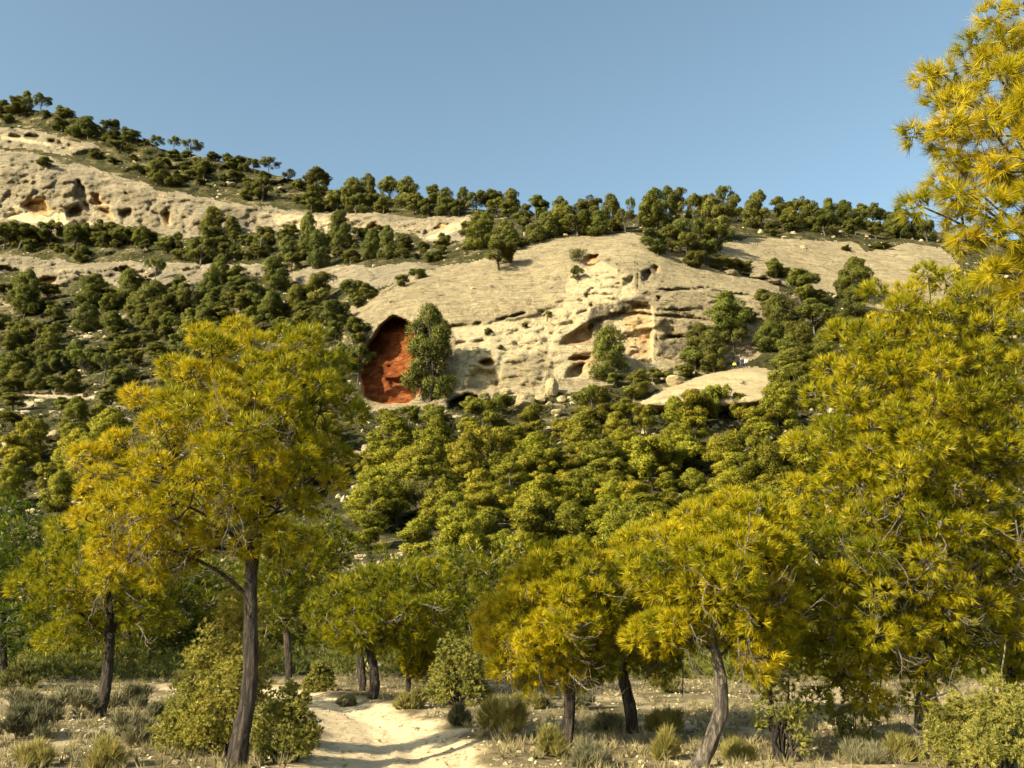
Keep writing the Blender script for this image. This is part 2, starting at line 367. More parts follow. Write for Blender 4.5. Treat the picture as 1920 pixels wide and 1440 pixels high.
ROCKSETS = [('rock_dome', DOME, 'huge pale limestone dome with a red cave at its left end'),
            ('rock_slab', SLAB, 'bare grey limestone slab sloping right of the big dome'),
            ('low_rock_dome', LOWD, 'low smooth sandy rock hump below the dome where three people stand'),
            ('cliff', CLIFF, 'long grey cliff band full of hollows across the left hill'),
            ('upper_rock_ledge', BAND2, 'layered rock ledge above the long cliff at the left edge'),
            ('middle_rock_ledge', LEDGE, 'flat rock shelf left of the top of the big dome'),
            ('lower_rock_ledge', LBAND, 'broken pale ledge with orange hollows below the long cliff')]

NR = 335
GX = np.concatenate([np.arange(-1000, -40, 24.0), np.arange(-40, 1960, 3.2), np.arange(1960, 2920, 24.0)])
T_ = np.linspace(0, 1, NR)
PX = np.repeat(GX[None, :], NR, 0)
SR = sky_row(GX)[None, :] + 3.0 * vnoise(np.stack([GX / 40, GX * 0, GX * 0], -1), 5)[None, :] + 1.5 * vnoise(np.stack([GX / 11, GX * 0, GX * 0], -1), 6)[None, :]
PY = 1265 + (SR - 1265) * T_[:, None]
Y0 = base_Y(PX, PY)
P0 = at(PX, PY, Y0)
# jitter of outlines
JX = 5 * fbm(np.stack([PX / 28, PY / 28, 0 * PX], -1), 1, 3, 11); JY = 5 * fbm(np.stack([PX / 28, PY / 28, 0 * PX], -1), 1, 3, 12)
JXf = 2.0 * fbm(np.stack([PX / 9, PY / 9, 0 * PX], -1), 1, 2, 13); JYf = 2.0 * fbm(np.stack([PX / 9, PY / 9, 0 * PX], -1), 1, 2, 14)
QX, QY = PX + JX + JXf, PY + JY + JYf
FX, FY = PX + JXf, PY + JYf
sd = {nm: sdf(pl, QX if nm != 'low_rock_dome' else FX, QY if nm != 'low_rock_dome' else FY) for nm, pl, _ in ROCKSETS}
Y = Y0.copy()
rockany = np.maximum.reduce(list(sd.values()))
hillamp = sstep(4, -25, rockany) * sstep(1262, 1190, PY)
Y += hillamp * Y0 / 200 * (7.0 * fbm(P0, 0.045, 4, 21) + 2.2 * fbm(P0, 0.3, 3, 22))
# rock: undulation, bedding, roughness
isr = sstep(-2, 10, rockany) * (1 - .85 * sstep(-8, 4, sd['low_rock_dome']))
_rb = 1 - np.abs(fbm(P0, (0.16, 0.16, 0.22), 4, 36)) * 3.2
Y += isr * (1.3 * fbm(P0, 0.10, 3, 31) + 0.55 * fbm(P0, 0.45, 4, 32, .6))
Y += isr * sstep(-2, 12, sd['cliff']) * (1.5 * np.clip(_rb, 0, 1) + 1.8 * fbm(P0, (0.13, 0.13, 0.09), 3, 37) + 0.25 * np.clip(fbm(P0, 0.42, 3, 38) - .18, 0, 1) * 4)
Y += isr * np.maximum(sstep(-2, 12, sd['lower_rock_ledge']), sstep(-2, 12, sd['upper_rock_ledge'])) * 2.0 * np.clip(_rb, 0, 1)
fresh_ = sdf([(1070, 500), (1100, 470), (1190, 500), (1190, 560), (1110, 590), (1050, 640), (1040, 730), (860, 740), (860, 640), (1000, 590)], PX, PY)
Y += sstep(-10, 20, fresh_) * isr * (1.0 * fbm(P0, (0.35, .35, .6), 4, 39, .6) + 0.7 * np.clip(1 - np.abs(fbm(P0, (.3, .3, .5), 3, 40)) * 4, 0, 1))
bed = P0[..., 2] - 0.22 * P0[..., 0] + 1.2 * fbm(P0, 0.08, 3, 33)
lay = vnoise(np.stack([bed * 0.9, 0.03 * P0[..., 0], 0 * bed], -1), 34) * 0.6 + vnoise(np.stack([bed * 2.3, 0.05 * P0[..., 0], 0 * bed], -1), 35) * 0.35
Y += isr * lay * 0.38
feat = np.zeros(PX.shape + (4,)); feat[..., 3] = 1
def inside(nm, a=0, b=8): return sstep(a, b, sd[nm])
def cells(p, seed):
    """offset per fracture block: value of the nearest cell of a jittered lattice"""
    f = np.floor(p).astype(np.int64); best = np.full(p.shape[:-1], 1e9); val = np.zeros(p.shape[:-1])
    for i in (-1, 0, 1):
        for j in (-1, 0, 1):
            for k in (-1, 0, 1):
                a, b, c = f[..., 0] + i, f[..., 1] + j, f[..., 2] + k
                d = (a + .5 + .45 * _hash(a, b, c, seed) - p[..., 0]) ** 2 + (b + .5 + .45 * _hash(a, b, c, seed + 1) - p[..., 1]) ** 2 + (c + .5 + .45 * _hash(a, b, c, seed + 2) - p[..., 2]) ** 2
                m = d < best; best = np.where(m, d, best); val = np.where(m, _hash(a, b, c, seed + 3), val)
    return val
_sl = slice(int(NR * .30), NR)
_warp = P0[_sl] + 1.1 * np.stack([fbm(P0[_sl], .25, 2, 68), fbm(P0[_sl], .25, 2, 69), fbm(P0[_sl], .25, 2, 70)], -1) + np.array([0, 0, 0]) - P0[_sl][..., :1] * np.array([0, 0, .16])
blk = np.zeros(PX.shape); blk[_sl] = .65 * cells(_warp * np.array([.22, .16, .42]), 200) + .45 * cells(_warp * np.array([.55, .3, 1.0]), 210)
blkw = np.maximum.reduce([sstep(-10, 20, fresh_) * .38, sstep(-2, 12, sd['cliff']) * .8, sstep(-2, 8, sd['lower_rock_ledge']) * 1.3, sstep(-2, 8, sd['upper_rock_ledge']) * 1.2, sstep(1050, 1150, PX) * sstep(520, 560, PY) * .7 * sstep(-2, 8, sd['rock_dome'])])
Y += isr * blk * blkw + 1.4 * hillamp * blk
# dome: right wall has horizontal beds with deep joints
wall = sstep(1050, 1180, PX) * inside('rock_dome') * sstep(505, 530, PY)
bz = P0[..., 2] + 0.05 * P0[..., 0] + 0.9 * fbm(P0, 0.10, 3, 41)
saw = (bz / 4.2) % 1.0
Y += wall * (0.9 * sstep(0.75, 0.97, saw) * sstep(1.0, 0.985, saw) * (0.4 + 0.8 * sstep(-.2, .5, fbm(P0, (0.08, 0.08, 0.3), 2, 42))) * 2.2 - 0.8 * saw)
Y += wall * 0.5 * fbm(P0, (0.35, 0.35, 0.9), 4, 43)
def carve(poly, depth, soft=6, orange=0.0, dark=0.0, red=False, rough=0.0, pale=0.0, rim=0.0, slope=0.0, fine=True, floor=0.0):
    """hollow out a cavity; slope pushes deeper towards +x"""
    global Y
    pl = np.asarray(poly, float); x0, y0 = pl.min(0) - 30; x1, y1 = pl.max(0) + 30
    cm = np.where((GX > x0) & (GX < x1))[0]
    if len(cm) == 0: return
    sl = slice(cm[0], cm[-1] + 1)
    d = sdf(poly, (FX if fine else QX)[:, sl], (FY if fine else QY)[:, sl])
    w = sstep(-0.5, soft, d)
    dep = depth * (1 + slope * (PX[:, sl] - pl[:, 0].mean()) / (np.ptp(pl[:, 0]) + 1))
    if floor: dep = dep * (1 - floor * sstep(pl[:, 1].mean(), pl[:, 1].max(), PY[:, sl]))
    Y[:, sl] += dep * w
    if rim: Y[:, sl] -= rim * sstep(-12, 0, d) * (1 - sstep(0, 2, d))
    if rough: Y[:, sl] += rough * w * fbm(P0[:, sl], (0.35, 0.35, 0.5), 4, 66, .6)
    if not red: orange *= 0.8
    m_ = sstep(-1, 3, d)
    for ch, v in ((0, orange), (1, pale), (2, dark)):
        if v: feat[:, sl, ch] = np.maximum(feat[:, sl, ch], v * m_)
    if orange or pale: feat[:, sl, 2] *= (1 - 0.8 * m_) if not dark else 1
def paint(poly, ch, v, soft=8, mode='max'):
    d = sdf(poly, QX, QY); w = sstep(-soft, soft, d) * v
    if mode == 'max': feat[..., ch] = np.maximum(feat[..., ch], w)
    else: feat[..., ch] *= 1 - w
def groove(line, width, depth, dark=0.5):
    global Y
    pl = np.asarray(line, float); x0 = pl[:, 0].min() - 30; x1 = pl[:, 0].max() + 30
    cm = np.where((GX > x0) & (GX < x1))[0]; sl = slice(cm[0], cm[-1] + 1)
    d = pdist(line, FX[:, sl], FY[:, sl]); w = 1 - sstep(width * 0.35, width, d)
    w = w * sstep(-.45, .25, vnoise(np.stack([FX[:, sl] / 14, FY[:, sl] / 14, 0 * FX[:, sl]], -1), 67))
    Y[:, sl] += depth * w; feat[:, sl, 2] = np.maximum(feat[:, sl, 2], dark * w)
def bulge(poly, amt, soft=14):
    global Y
    d = sdf(poly, QX, QY); Y -= amt * sstep(0, soft, d)
# --- paint the dome
paint(z2((1230, 640), (1300, 600), (1600, 620), (1620, 760), (1500, 830), (1380, 850), (1350, 900), (1180, 1000), (1150, 1180), (620, 1250), (620, 1000), (640, 960), (900, 930), (1090, 840), (1190, 780)), 1, 0.62, 14)
paint(z2((590, 910), (1000, 860), (1100, 860), (1000, 960), (640, 1010)), 1, 0.6, 8)
paint(z2((1320, 600), (1420, 550), (1520, 600), (1480, 700), (1330, 680)), 1, 0.95, 6)
paint(z7((1000, 780), (1150, 700), (1370, 640), (1375, 1190), (1300, 1190), (1130, 1100), (1080, 900)), 1, 1.0, 5)
feat[..., 0] = np.maximum(feat[..., 0], 0.50 * sstep(-6, 8, sdf(z7((1080, 760), (1180, 660), (1375, 660), (1375, 1200), (1280, 1190), (1130, 1100)), QX, QY)))
paint(z7((450, 1000), (900, 1000), (900, 1300), (480, 1290)), 1, 0.95, 8)
feat[..., 0] = np.maximum(feat[..., 0], 0.46 * sstep(-6, 8, sdf(z7((640, 1000), (900, 990), (900, 1280), (620, 1290)), QX, QY)))
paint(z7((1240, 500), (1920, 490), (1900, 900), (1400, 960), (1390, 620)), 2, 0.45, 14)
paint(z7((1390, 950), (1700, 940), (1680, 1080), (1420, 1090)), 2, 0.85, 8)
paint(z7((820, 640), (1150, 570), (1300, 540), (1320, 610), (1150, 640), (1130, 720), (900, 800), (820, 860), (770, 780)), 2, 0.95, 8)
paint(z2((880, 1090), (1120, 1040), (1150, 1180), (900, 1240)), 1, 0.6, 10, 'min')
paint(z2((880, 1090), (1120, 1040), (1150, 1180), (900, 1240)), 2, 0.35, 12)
# --- overhang above the yellow wall and recesses
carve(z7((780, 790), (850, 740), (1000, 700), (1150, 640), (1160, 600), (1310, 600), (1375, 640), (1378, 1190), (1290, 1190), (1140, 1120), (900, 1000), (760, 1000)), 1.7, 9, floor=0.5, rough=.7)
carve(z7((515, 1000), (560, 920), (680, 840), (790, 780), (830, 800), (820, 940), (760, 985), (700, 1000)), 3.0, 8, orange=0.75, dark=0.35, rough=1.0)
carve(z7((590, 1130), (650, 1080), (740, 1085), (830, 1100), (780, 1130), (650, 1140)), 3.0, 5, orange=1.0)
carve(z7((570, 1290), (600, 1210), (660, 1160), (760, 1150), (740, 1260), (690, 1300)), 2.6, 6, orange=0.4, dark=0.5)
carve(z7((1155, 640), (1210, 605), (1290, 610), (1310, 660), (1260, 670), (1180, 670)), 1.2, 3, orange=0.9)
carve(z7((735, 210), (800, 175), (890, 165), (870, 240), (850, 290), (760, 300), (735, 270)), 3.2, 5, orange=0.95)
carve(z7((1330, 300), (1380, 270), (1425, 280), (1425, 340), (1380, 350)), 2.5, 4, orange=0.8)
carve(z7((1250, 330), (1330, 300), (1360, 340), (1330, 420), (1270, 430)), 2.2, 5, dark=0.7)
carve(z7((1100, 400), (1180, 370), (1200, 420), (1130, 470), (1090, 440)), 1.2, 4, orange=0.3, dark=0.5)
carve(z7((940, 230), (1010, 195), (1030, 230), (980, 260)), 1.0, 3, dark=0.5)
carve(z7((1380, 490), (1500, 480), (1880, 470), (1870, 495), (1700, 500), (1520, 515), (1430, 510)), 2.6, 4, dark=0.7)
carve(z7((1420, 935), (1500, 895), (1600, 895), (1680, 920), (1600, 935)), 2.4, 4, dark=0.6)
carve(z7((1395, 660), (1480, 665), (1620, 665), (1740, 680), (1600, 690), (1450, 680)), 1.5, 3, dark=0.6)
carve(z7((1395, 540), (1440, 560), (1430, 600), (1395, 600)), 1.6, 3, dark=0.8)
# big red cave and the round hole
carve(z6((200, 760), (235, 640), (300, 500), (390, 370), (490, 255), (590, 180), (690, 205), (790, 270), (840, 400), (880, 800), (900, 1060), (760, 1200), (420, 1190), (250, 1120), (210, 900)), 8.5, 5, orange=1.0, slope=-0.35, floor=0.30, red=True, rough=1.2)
feat[..., 2] = np.maximum(feat[..., 2], .75 * sstep(-3, 3, sdf(z6((190, 640), (250, 470), (400, 330), (560, 180), (600, 200), (500, 300), (330, 560), (230, 740)), QX, QY)))  # shadow of the overhanging left lip, painted dark into the rock colour
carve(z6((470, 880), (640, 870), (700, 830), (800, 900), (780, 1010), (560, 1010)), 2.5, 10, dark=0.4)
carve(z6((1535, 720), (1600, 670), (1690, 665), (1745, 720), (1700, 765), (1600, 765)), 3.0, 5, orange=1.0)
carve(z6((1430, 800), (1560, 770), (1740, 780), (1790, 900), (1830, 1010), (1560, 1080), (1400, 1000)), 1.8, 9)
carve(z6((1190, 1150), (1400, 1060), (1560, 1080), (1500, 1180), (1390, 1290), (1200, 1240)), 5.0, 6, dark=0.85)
# ledge under the smooth upper skin of the dome
groove(z2((590, 905), (700, 900), (830, 880), (950, 850), (1020, 835), (1095, 830)), 4.0, 1.1, 0.7)
groove(z2((560, 880), (620, 900), (700, 905)), 4, 1.0, 0.5)
dl = sdf(z2((560, 900), (830, 882), (1095, 832), (1180, 900), (1100, 1250), (600, 1260)), QX, QY)
Y += 0.8 * sstep(-1, 5, dl) * inside('rock_dome')
for ln, wd, dp in ((z2((630, 1000), (760, 985), (900, 960)), 3, 0.8), (z2((490, 750), (560, 740)), 2.4, 0.7), (z2((470, 690), (560, 660), (640, 650)), 2.4, 0.6), (z2((1000, 510), (1100, 480), (1230, 470)), 2.4, 0.6),
                   (z2((360, 670), (600, 610), (900, 560), (1150, 500)), 2.0, 0.45), (z2((820, 960), (900, 940), (1000, 930)), 2.4, .5), (z2((230, 730), (300, 690), (350, 680)), 3, 1.0), (z2((215, 830), (225, 880)), 2, 0.4),
                   (z7((760, 540), (800, 490), (900, 450)), 2.5, 1.0), (z7((610, 640), (660, 600), (740, 600)), 2.5, 1.0), (z7((760, 560), (800, 600), (810, 650)), 2.2, .8), (z7((680, 720), (740, 690), (790, 680)), 3, 1.0),
                   (z7((0, 760), (120, 730), (240, 700)), 3.5, 1.0), (z7((560, 790), (650, 800)), 3, 1.0), (z7((1220, 360), (1230, 440), (1215, 520)), 2.4, 1.0), (z7((1000, 15), (1080, 10)), 2, .8),
                   (z7((1200, 100), (1290, 105), (1370, 100)), 2.2, .9), (z7((1430, 140), (1530, 190), (1620, 240)), 2.5, 1.0), (z7((1375, 620), (1392, 720), (1380, 830), (1398, 960), (1385, 1080), (1400, 1190)), 2.4, .6), (z7((1290, 440), (1380, 430)), 2.5, .6),
                   (z3((620, 590), (700, 620), (800, 640), (940, 670)), 4, 1.6), (z3((1290, 440), (1400, 460), (1600, 490)), 3, 1.0), (z3((1120, 400), (1300, 435), (1460, 480)), 2.4, .7), (z3((700, 520), (900, 560), (1100, 600)), 2.0, .4),
                   (z3((640, 1200), (720, 1195)), 2.2, .4), (z3((820, 1160), (900, 1180)), 2.0, .3), (z2((900, 380), (1100, 350)), 2, .3)):
    groove(ln, wd, dp, 0.45)
# low hump in front
Y -= 9.0 * sstep(-1.5, 12, sd['low_rock_dome']) * sstep(790, 745, PY)
# cliff band hollows and stains
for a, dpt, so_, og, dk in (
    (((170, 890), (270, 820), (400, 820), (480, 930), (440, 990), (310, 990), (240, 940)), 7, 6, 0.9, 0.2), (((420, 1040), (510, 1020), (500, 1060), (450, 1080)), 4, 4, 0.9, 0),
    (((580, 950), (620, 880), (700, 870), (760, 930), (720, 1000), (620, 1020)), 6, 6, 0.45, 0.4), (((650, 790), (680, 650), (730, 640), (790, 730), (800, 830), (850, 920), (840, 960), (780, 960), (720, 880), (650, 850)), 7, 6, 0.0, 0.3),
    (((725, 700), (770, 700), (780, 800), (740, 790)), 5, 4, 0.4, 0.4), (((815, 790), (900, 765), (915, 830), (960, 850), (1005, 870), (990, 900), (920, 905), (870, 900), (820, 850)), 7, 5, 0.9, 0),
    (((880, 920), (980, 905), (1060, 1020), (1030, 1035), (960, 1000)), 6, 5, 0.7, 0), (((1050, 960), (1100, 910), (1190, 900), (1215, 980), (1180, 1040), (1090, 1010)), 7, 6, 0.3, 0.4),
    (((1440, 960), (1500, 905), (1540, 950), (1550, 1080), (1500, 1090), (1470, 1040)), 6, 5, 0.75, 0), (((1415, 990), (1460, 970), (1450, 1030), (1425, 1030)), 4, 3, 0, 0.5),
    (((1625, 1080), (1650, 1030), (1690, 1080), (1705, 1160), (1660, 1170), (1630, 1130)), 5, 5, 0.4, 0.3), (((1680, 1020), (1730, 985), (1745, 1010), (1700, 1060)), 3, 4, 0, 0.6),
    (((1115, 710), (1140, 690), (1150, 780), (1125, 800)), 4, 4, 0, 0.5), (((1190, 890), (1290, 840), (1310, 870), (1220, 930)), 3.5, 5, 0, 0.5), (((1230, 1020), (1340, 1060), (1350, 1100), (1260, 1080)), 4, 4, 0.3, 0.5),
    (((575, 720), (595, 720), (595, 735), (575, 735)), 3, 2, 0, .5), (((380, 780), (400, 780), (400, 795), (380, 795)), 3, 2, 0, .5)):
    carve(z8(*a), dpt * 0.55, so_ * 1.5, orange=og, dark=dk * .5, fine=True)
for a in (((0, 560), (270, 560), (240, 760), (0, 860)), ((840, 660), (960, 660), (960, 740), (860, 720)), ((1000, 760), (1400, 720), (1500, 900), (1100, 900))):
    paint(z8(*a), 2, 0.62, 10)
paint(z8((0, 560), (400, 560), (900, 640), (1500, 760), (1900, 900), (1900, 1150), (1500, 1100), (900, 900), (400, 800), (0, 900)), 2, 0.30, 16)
paint(z1((1100, 680), (1320, 690), (1330, 780), (1150, 800)), 2, 0.7, 8)
paint(z8((0, 1000), (160, 880), (300, 950), (450, 1000), (560, 900), (600, 1020), (830, 1040), (800, 1120), (480, 1140), (150, 1040)), 1, 0.8, 8)
paint(z1((1330, 700), (1720, 720), (1700, 800), (1470, 820), (1400, 760)), 1, 0.5, 8)
carve(z2((130, 370), (170, 340), (215, 350), (215, 385), (150, 390)), 4, 4, orange=0.9); carve(z2((490, 380), (530, 345), (620, 340), (570, 375), (500, 390)), 4, 4, orange=0.95)
carve(z2((430, 410), (460, 380), (500, 385), (470, 420)), 3, 4, dark=0.5); groove(z2((60, 360), (200, 400), (330, 380), (430, 400)), 4, 2.0, .6)
paint(z2((660, 370), (560, 430), (450, 450), (470, 420), (700, 300)), 1, 0.7, 8)
groove(z8((0, 165), (250, 260), (560, 340)), 5, 3, .7); groove(z8((0, 240), (280, 300)), 4, 2, .5)
paint(z8((0, 235), (200, 250), (240, 290), (560, 350), (480, 380), (330, 350), (0, 290)), 0, 0.42, 6)
paint(z8((0, 235), (200, 250), (240, 290), (560, 350), (480, 380), (330, 350), (0, 290)), 1, 0.7, 6)
for a, v in ((((880, 155), (960, 150), (1040, 240), (1010, 260), (900, 215)), 0.9), (((260, 270), (380, 230), (430, 240), (420, 300), (260, 295)), 0.7)):
    pl = [(x * .25, 460 + y * .25) for x, y in a]; carve(pl, 4, 4, orange=v); 
carve([(x * .25, 460 + y * .25) for x, y in ((860, 170), (885, 165), (885, 195), (865, 200))], 4, 3, dark=.7); carve([(x * .25, 460 + y * .25) for x, y in ((980, 195), (1040, 190), (1040, 215), (990, 210))], 4, 3, dark=.7)
carve([(x * .25, 460 + y * .25) for x, y in ((-40, 140), (60, 150), (160, 190), (100, 215), (-40, 205))], 5, 5, dark=.8)
paint([(x * .25, 460 + y * .25) for x, y in ((0, 40), (180, 80), (160, 180), (0, 140))], 2, 0.55, 8)
for nm, am in (('middle_rock_ledge', 2.5), ('lower_rock_ledge', 3.0), ('upper_rock_ledge', 2.5)):
    Y -= am * sstep(0, 8, sd[nm])
    Y += 2.2 * inside(nm) * fbm(P0, 0.18, 4, 55)
groove(z2((150, 600), (190, 640), (160, 660)), 4, 1.5, .7)
# pale track across the left slope
tr_ = sdf([(28, 733), (95, 734), (178, 741), (176, 749), (110, 747), (30, 741)], PX, PY)
feat[..., 1] = np.maximum(feat[..., 1], sstep(-1, 2, tr_) * (rockany < 0)); Y += sstep(0, 3, tr_) * 1.5
feat[..., 1] = np.maximum(feat[..., 1], 0.9 * sstep(-2, 3, sdf([(33, 752), (60, 750), (70, 760), (45, 765)], PX, PY)))
# small roughness everywhere on rock
P1 = at(PX, PY, Y)
Y += isr * 0.24 * fbm(P1, 1.3, 3, 61, .6)
P1 = at(PX, PY, Y)
# faces
nrw, ncl = PX.shape
idx = np.arange(nrw * ncl).reshape(nrw, ncl)
back = []
# back of the ridge
for k, (dy, dz) in enumerate(((3, -0.6), (8, -2.5), (18, -8), (40, -22), (90, -55), (160, -110), (260, -190))):
    q = P1[-1].copy(); q[:, 1] += dy; q[:, 2] += dz; q[:, 0] *= (1 + dy / 400); back.append(q)
PB = np.concatenate([P1, np.stack(back)], 0); nb = PB.shape[0]
idxb = np.arange(nb * ncl).reshape(nb, ncl)
Vall = PB.reshape(-1, 3)
fb = np.zeros((nb, ncl, 4)); fb[:nrw] = feat; fb[..., 3] = 1
quads = np.stack([idxb[:-1, :-1], idxb[:-1, 1:], idxb[1:, 1:], idxb[1:, :-1]], -1)
own = np.full((nb - 1, ncl - 1), -1)
for k, (nm, _, _) in enumerate(ROCKSETS):
    c_ = (sd[nm][:-1, :-1] + sd[nm][1:, 1:] + sd[nm][:-1, 1:] + sd[nm][1:, :-1]) / 4
    sel = (c_ > 0) & (own[:nrw - 1] < 0); own[:nrw - 1][sel] = k
def submesh(name, q, mats, V=Vall, A=fb.reshape(-1, 4)):
    used = np.unique(q); re_ = np.full(len(V), -1, np.int64); re_[used] = np.arange(len(used))
    return mesh_np(name, V[used], re_[q], {'feat': ('FLOAT_COLOR', A[used])}, mats, True)
hill = obj('hillside', submesh('hillside', quads[own == -1], [M_HILL]), kind='structure')
for k, (nm, _, lab) in enumerate(ROCKSETS):
    mt = M_SMOOTH if nm == 'low_rock_dome' else (M_ROCK if nm in ('rock_dome', 'rock_slab') else M_CLIFF)
    o = obj(nm, submesh(nm, quads[own == k], [mt]), kind='structure'); o['label'] = lab

def hit(px, py):
    """surface distance at a photo pixel, from the relief grid"""
    i = int(np.clip(np.searchsorted(GX, px), 1, ncl - 1)); i = i if abs(GX[i] - px) < abs(GX[i - 1] - px) else i - 1
    t = (py - 1265) / (SR[0, i] - 1265); j = int(np.clip(round(t * (nrw - 1)), 0, nrw - 1))
    return Vector(P1[j, i].tolist())

# ------------------------------------------------------------------ near ground
def tri_grid(xs, ys):
    X, Yg = np.meshgrid(xs, ys); n, m = X.shape
    i = np.arange(n * m).reshape(n, m)
    return X, Yg, np.stack([i[:-1, :-1], i[:-1, 1:], i[1:, 1:], i[1:, :-1]], -1).reshape(-1, 4)
def gp(px, py): y = gY(py); return ((px - 960) / F * y / (cp - (720 - py) / F * sp_), y)
PATH = [gp(*p) for p in ((545, 1460), (580, 1425), (612, 1400), (606, 1372), (600, 1345), (560, 1325), (490, 1306), (400, 1298), (285, 1294), (285, 1284), (420, 1287), (560, 1292), (640, 1305), (730, 1326), (800, 1350), (850, 1378), (885, 1405), (925, 1440), (960, 1475))]
PATH += [gp(1010, 1700), gp(480, 1700)]
def zground(x, y):
    p = np.stack([x, y, 0 * x], -1)
    d = sdf(PATH, x, y)
    z = 0.06 * fbm(p, 0.5, 3, 71) + 0.02 * fbm(p, 2.6, 3, 72)
    rut = np.abs(((d - .35) % 1.15) - .4)
    z = z - 0.035 * sstep(.22, .05, rut) * sstep(0, .3, d)
    z = z - 0.07 * sstep(-0.25, 0.7, d) + 0.05 * sstep(-1.4, -0.2, d) * sstep(0.3, -0.2, d)
    return z, d
xs = np.concatenate([np.arange(-60, -14, 2.0), np.arange(-14, 16, 0.085), np.arange(16, 62, 2.0)])
ys = np.concatenate([np.arange(-40, 6, 2.0), np.arange(6, 20, 0.085), np.arange(20, 40, 0.2)])
X, Yg, q = tri_grid(xs, ys)
Z, dpath = zground(X, Yg)
Z = np.where(Yg > 30, Z - (Yg - 30) * 0.05, Z)
jag = 0.35 * fbm(np.stack([X, Yg, 0 * X], -1), 1.6, 4, 73)
tint = sstep(-0.12, 0.16, dpath + jag)
tint = np.maximum(tint, 0.45 * sstep(0.12, 0.4, fbm(np.stack([X, Yg, 0 * X], -1), 0.8, 4, 74)))
obj('ground', mesh_np('ground', np.stack([X, Yg, Z], -1).reshape(-1, 3), q, {'tint': ('FLOAT', tint)}, [M_GROUND], True), kind='structure')
X, Yg, q = tri_grid(np.linspace(-3000, 3000, 61), np.linspace(-2000, 4000, 61))
obj('plain', mesh_np('plain', np.stack([X, Yg, X * 0 - 1.2], -1).reshape(-1, 3), q, {'tint': ('FLOAT', X * 0)}, [M_GROUND], True), kind='structure')
def gz(x, y): return float(zground(np.array([x]), np.array([y]))[0][0])

# ------------------------------------------------------------------ foliage generators
def blades(C_, D_, n, L, Wd, spread, rg, tint, jl=0.35, stem=0.35):
    """C_ (k,3) tuft centres, D_ (k,3) unit directions -> triangles"""
    k = len(C_)
    c = np.repeat(C_, n, 0); d = np.repeat(D_, n, 0)
    r = rg.normal(size=(k * n, 3)); r -= (r * d).sum(1, keepdims=True) * d; r /= np.linalg.norm(r, axis=1, keepdims=True) + 1e-9
    a = rg.uniform(0.15, 1, k * n)[:, None] ** 0.7 * spread
    nd = d * np.cos(a) + r * np.sin(a)
    ln = L * (1 - jl * rg.random(k * n))[:, None]
    b0 = c - d * L * stem * rg.random(k * n)[:, None]
    w = np.cross(nd, rg.normal(size=(k * n, 3))); w /= np.linalg.norm(w, axis=1, keepdims=True) + 1e-9
    V = np.stack([b0 - w * Wd / 2, b0 + w * Wd / 2, b0 + nd * ln], 1).reshape(-1, 3)
    t = np.repeat(np.repeat(tint, n) + rg.normal(0, 0.08, k * n), 3)
    return V, np.clip(t, 0, 1)
def tri_mesh(name, V, t, mats):
    return mesh_np(name, V, np.arange(len(V)).reshape(-1, 3), {'tint': ('FLOAT', t)}, mats, False)
def unit(v): return v / (np.linalg.norm(v, axis=-1, keepdims=True) + 1e-9)
def curve(a, b, n, sag, rg, wob=0.06):
    a = np.asarray(a, float); b = np.asarray(b, float); t = np.linspace(0, 1, n)[:, None]
    L = np.linalg.norm(b - a)
    P = a + (b - a) * t; P[:, 2] += (np.sin(t * math.pi) * sag * L)[:, 0]
    off = rg.normal(0, wob * L, 3)
    P += np.sin(t * math.pi * 1.5) * off * (1 - t) + np.sin(t * math.pi * 3) * rg.normal(0, wob * L * 0.5, 3) * (1 - t)
    return P

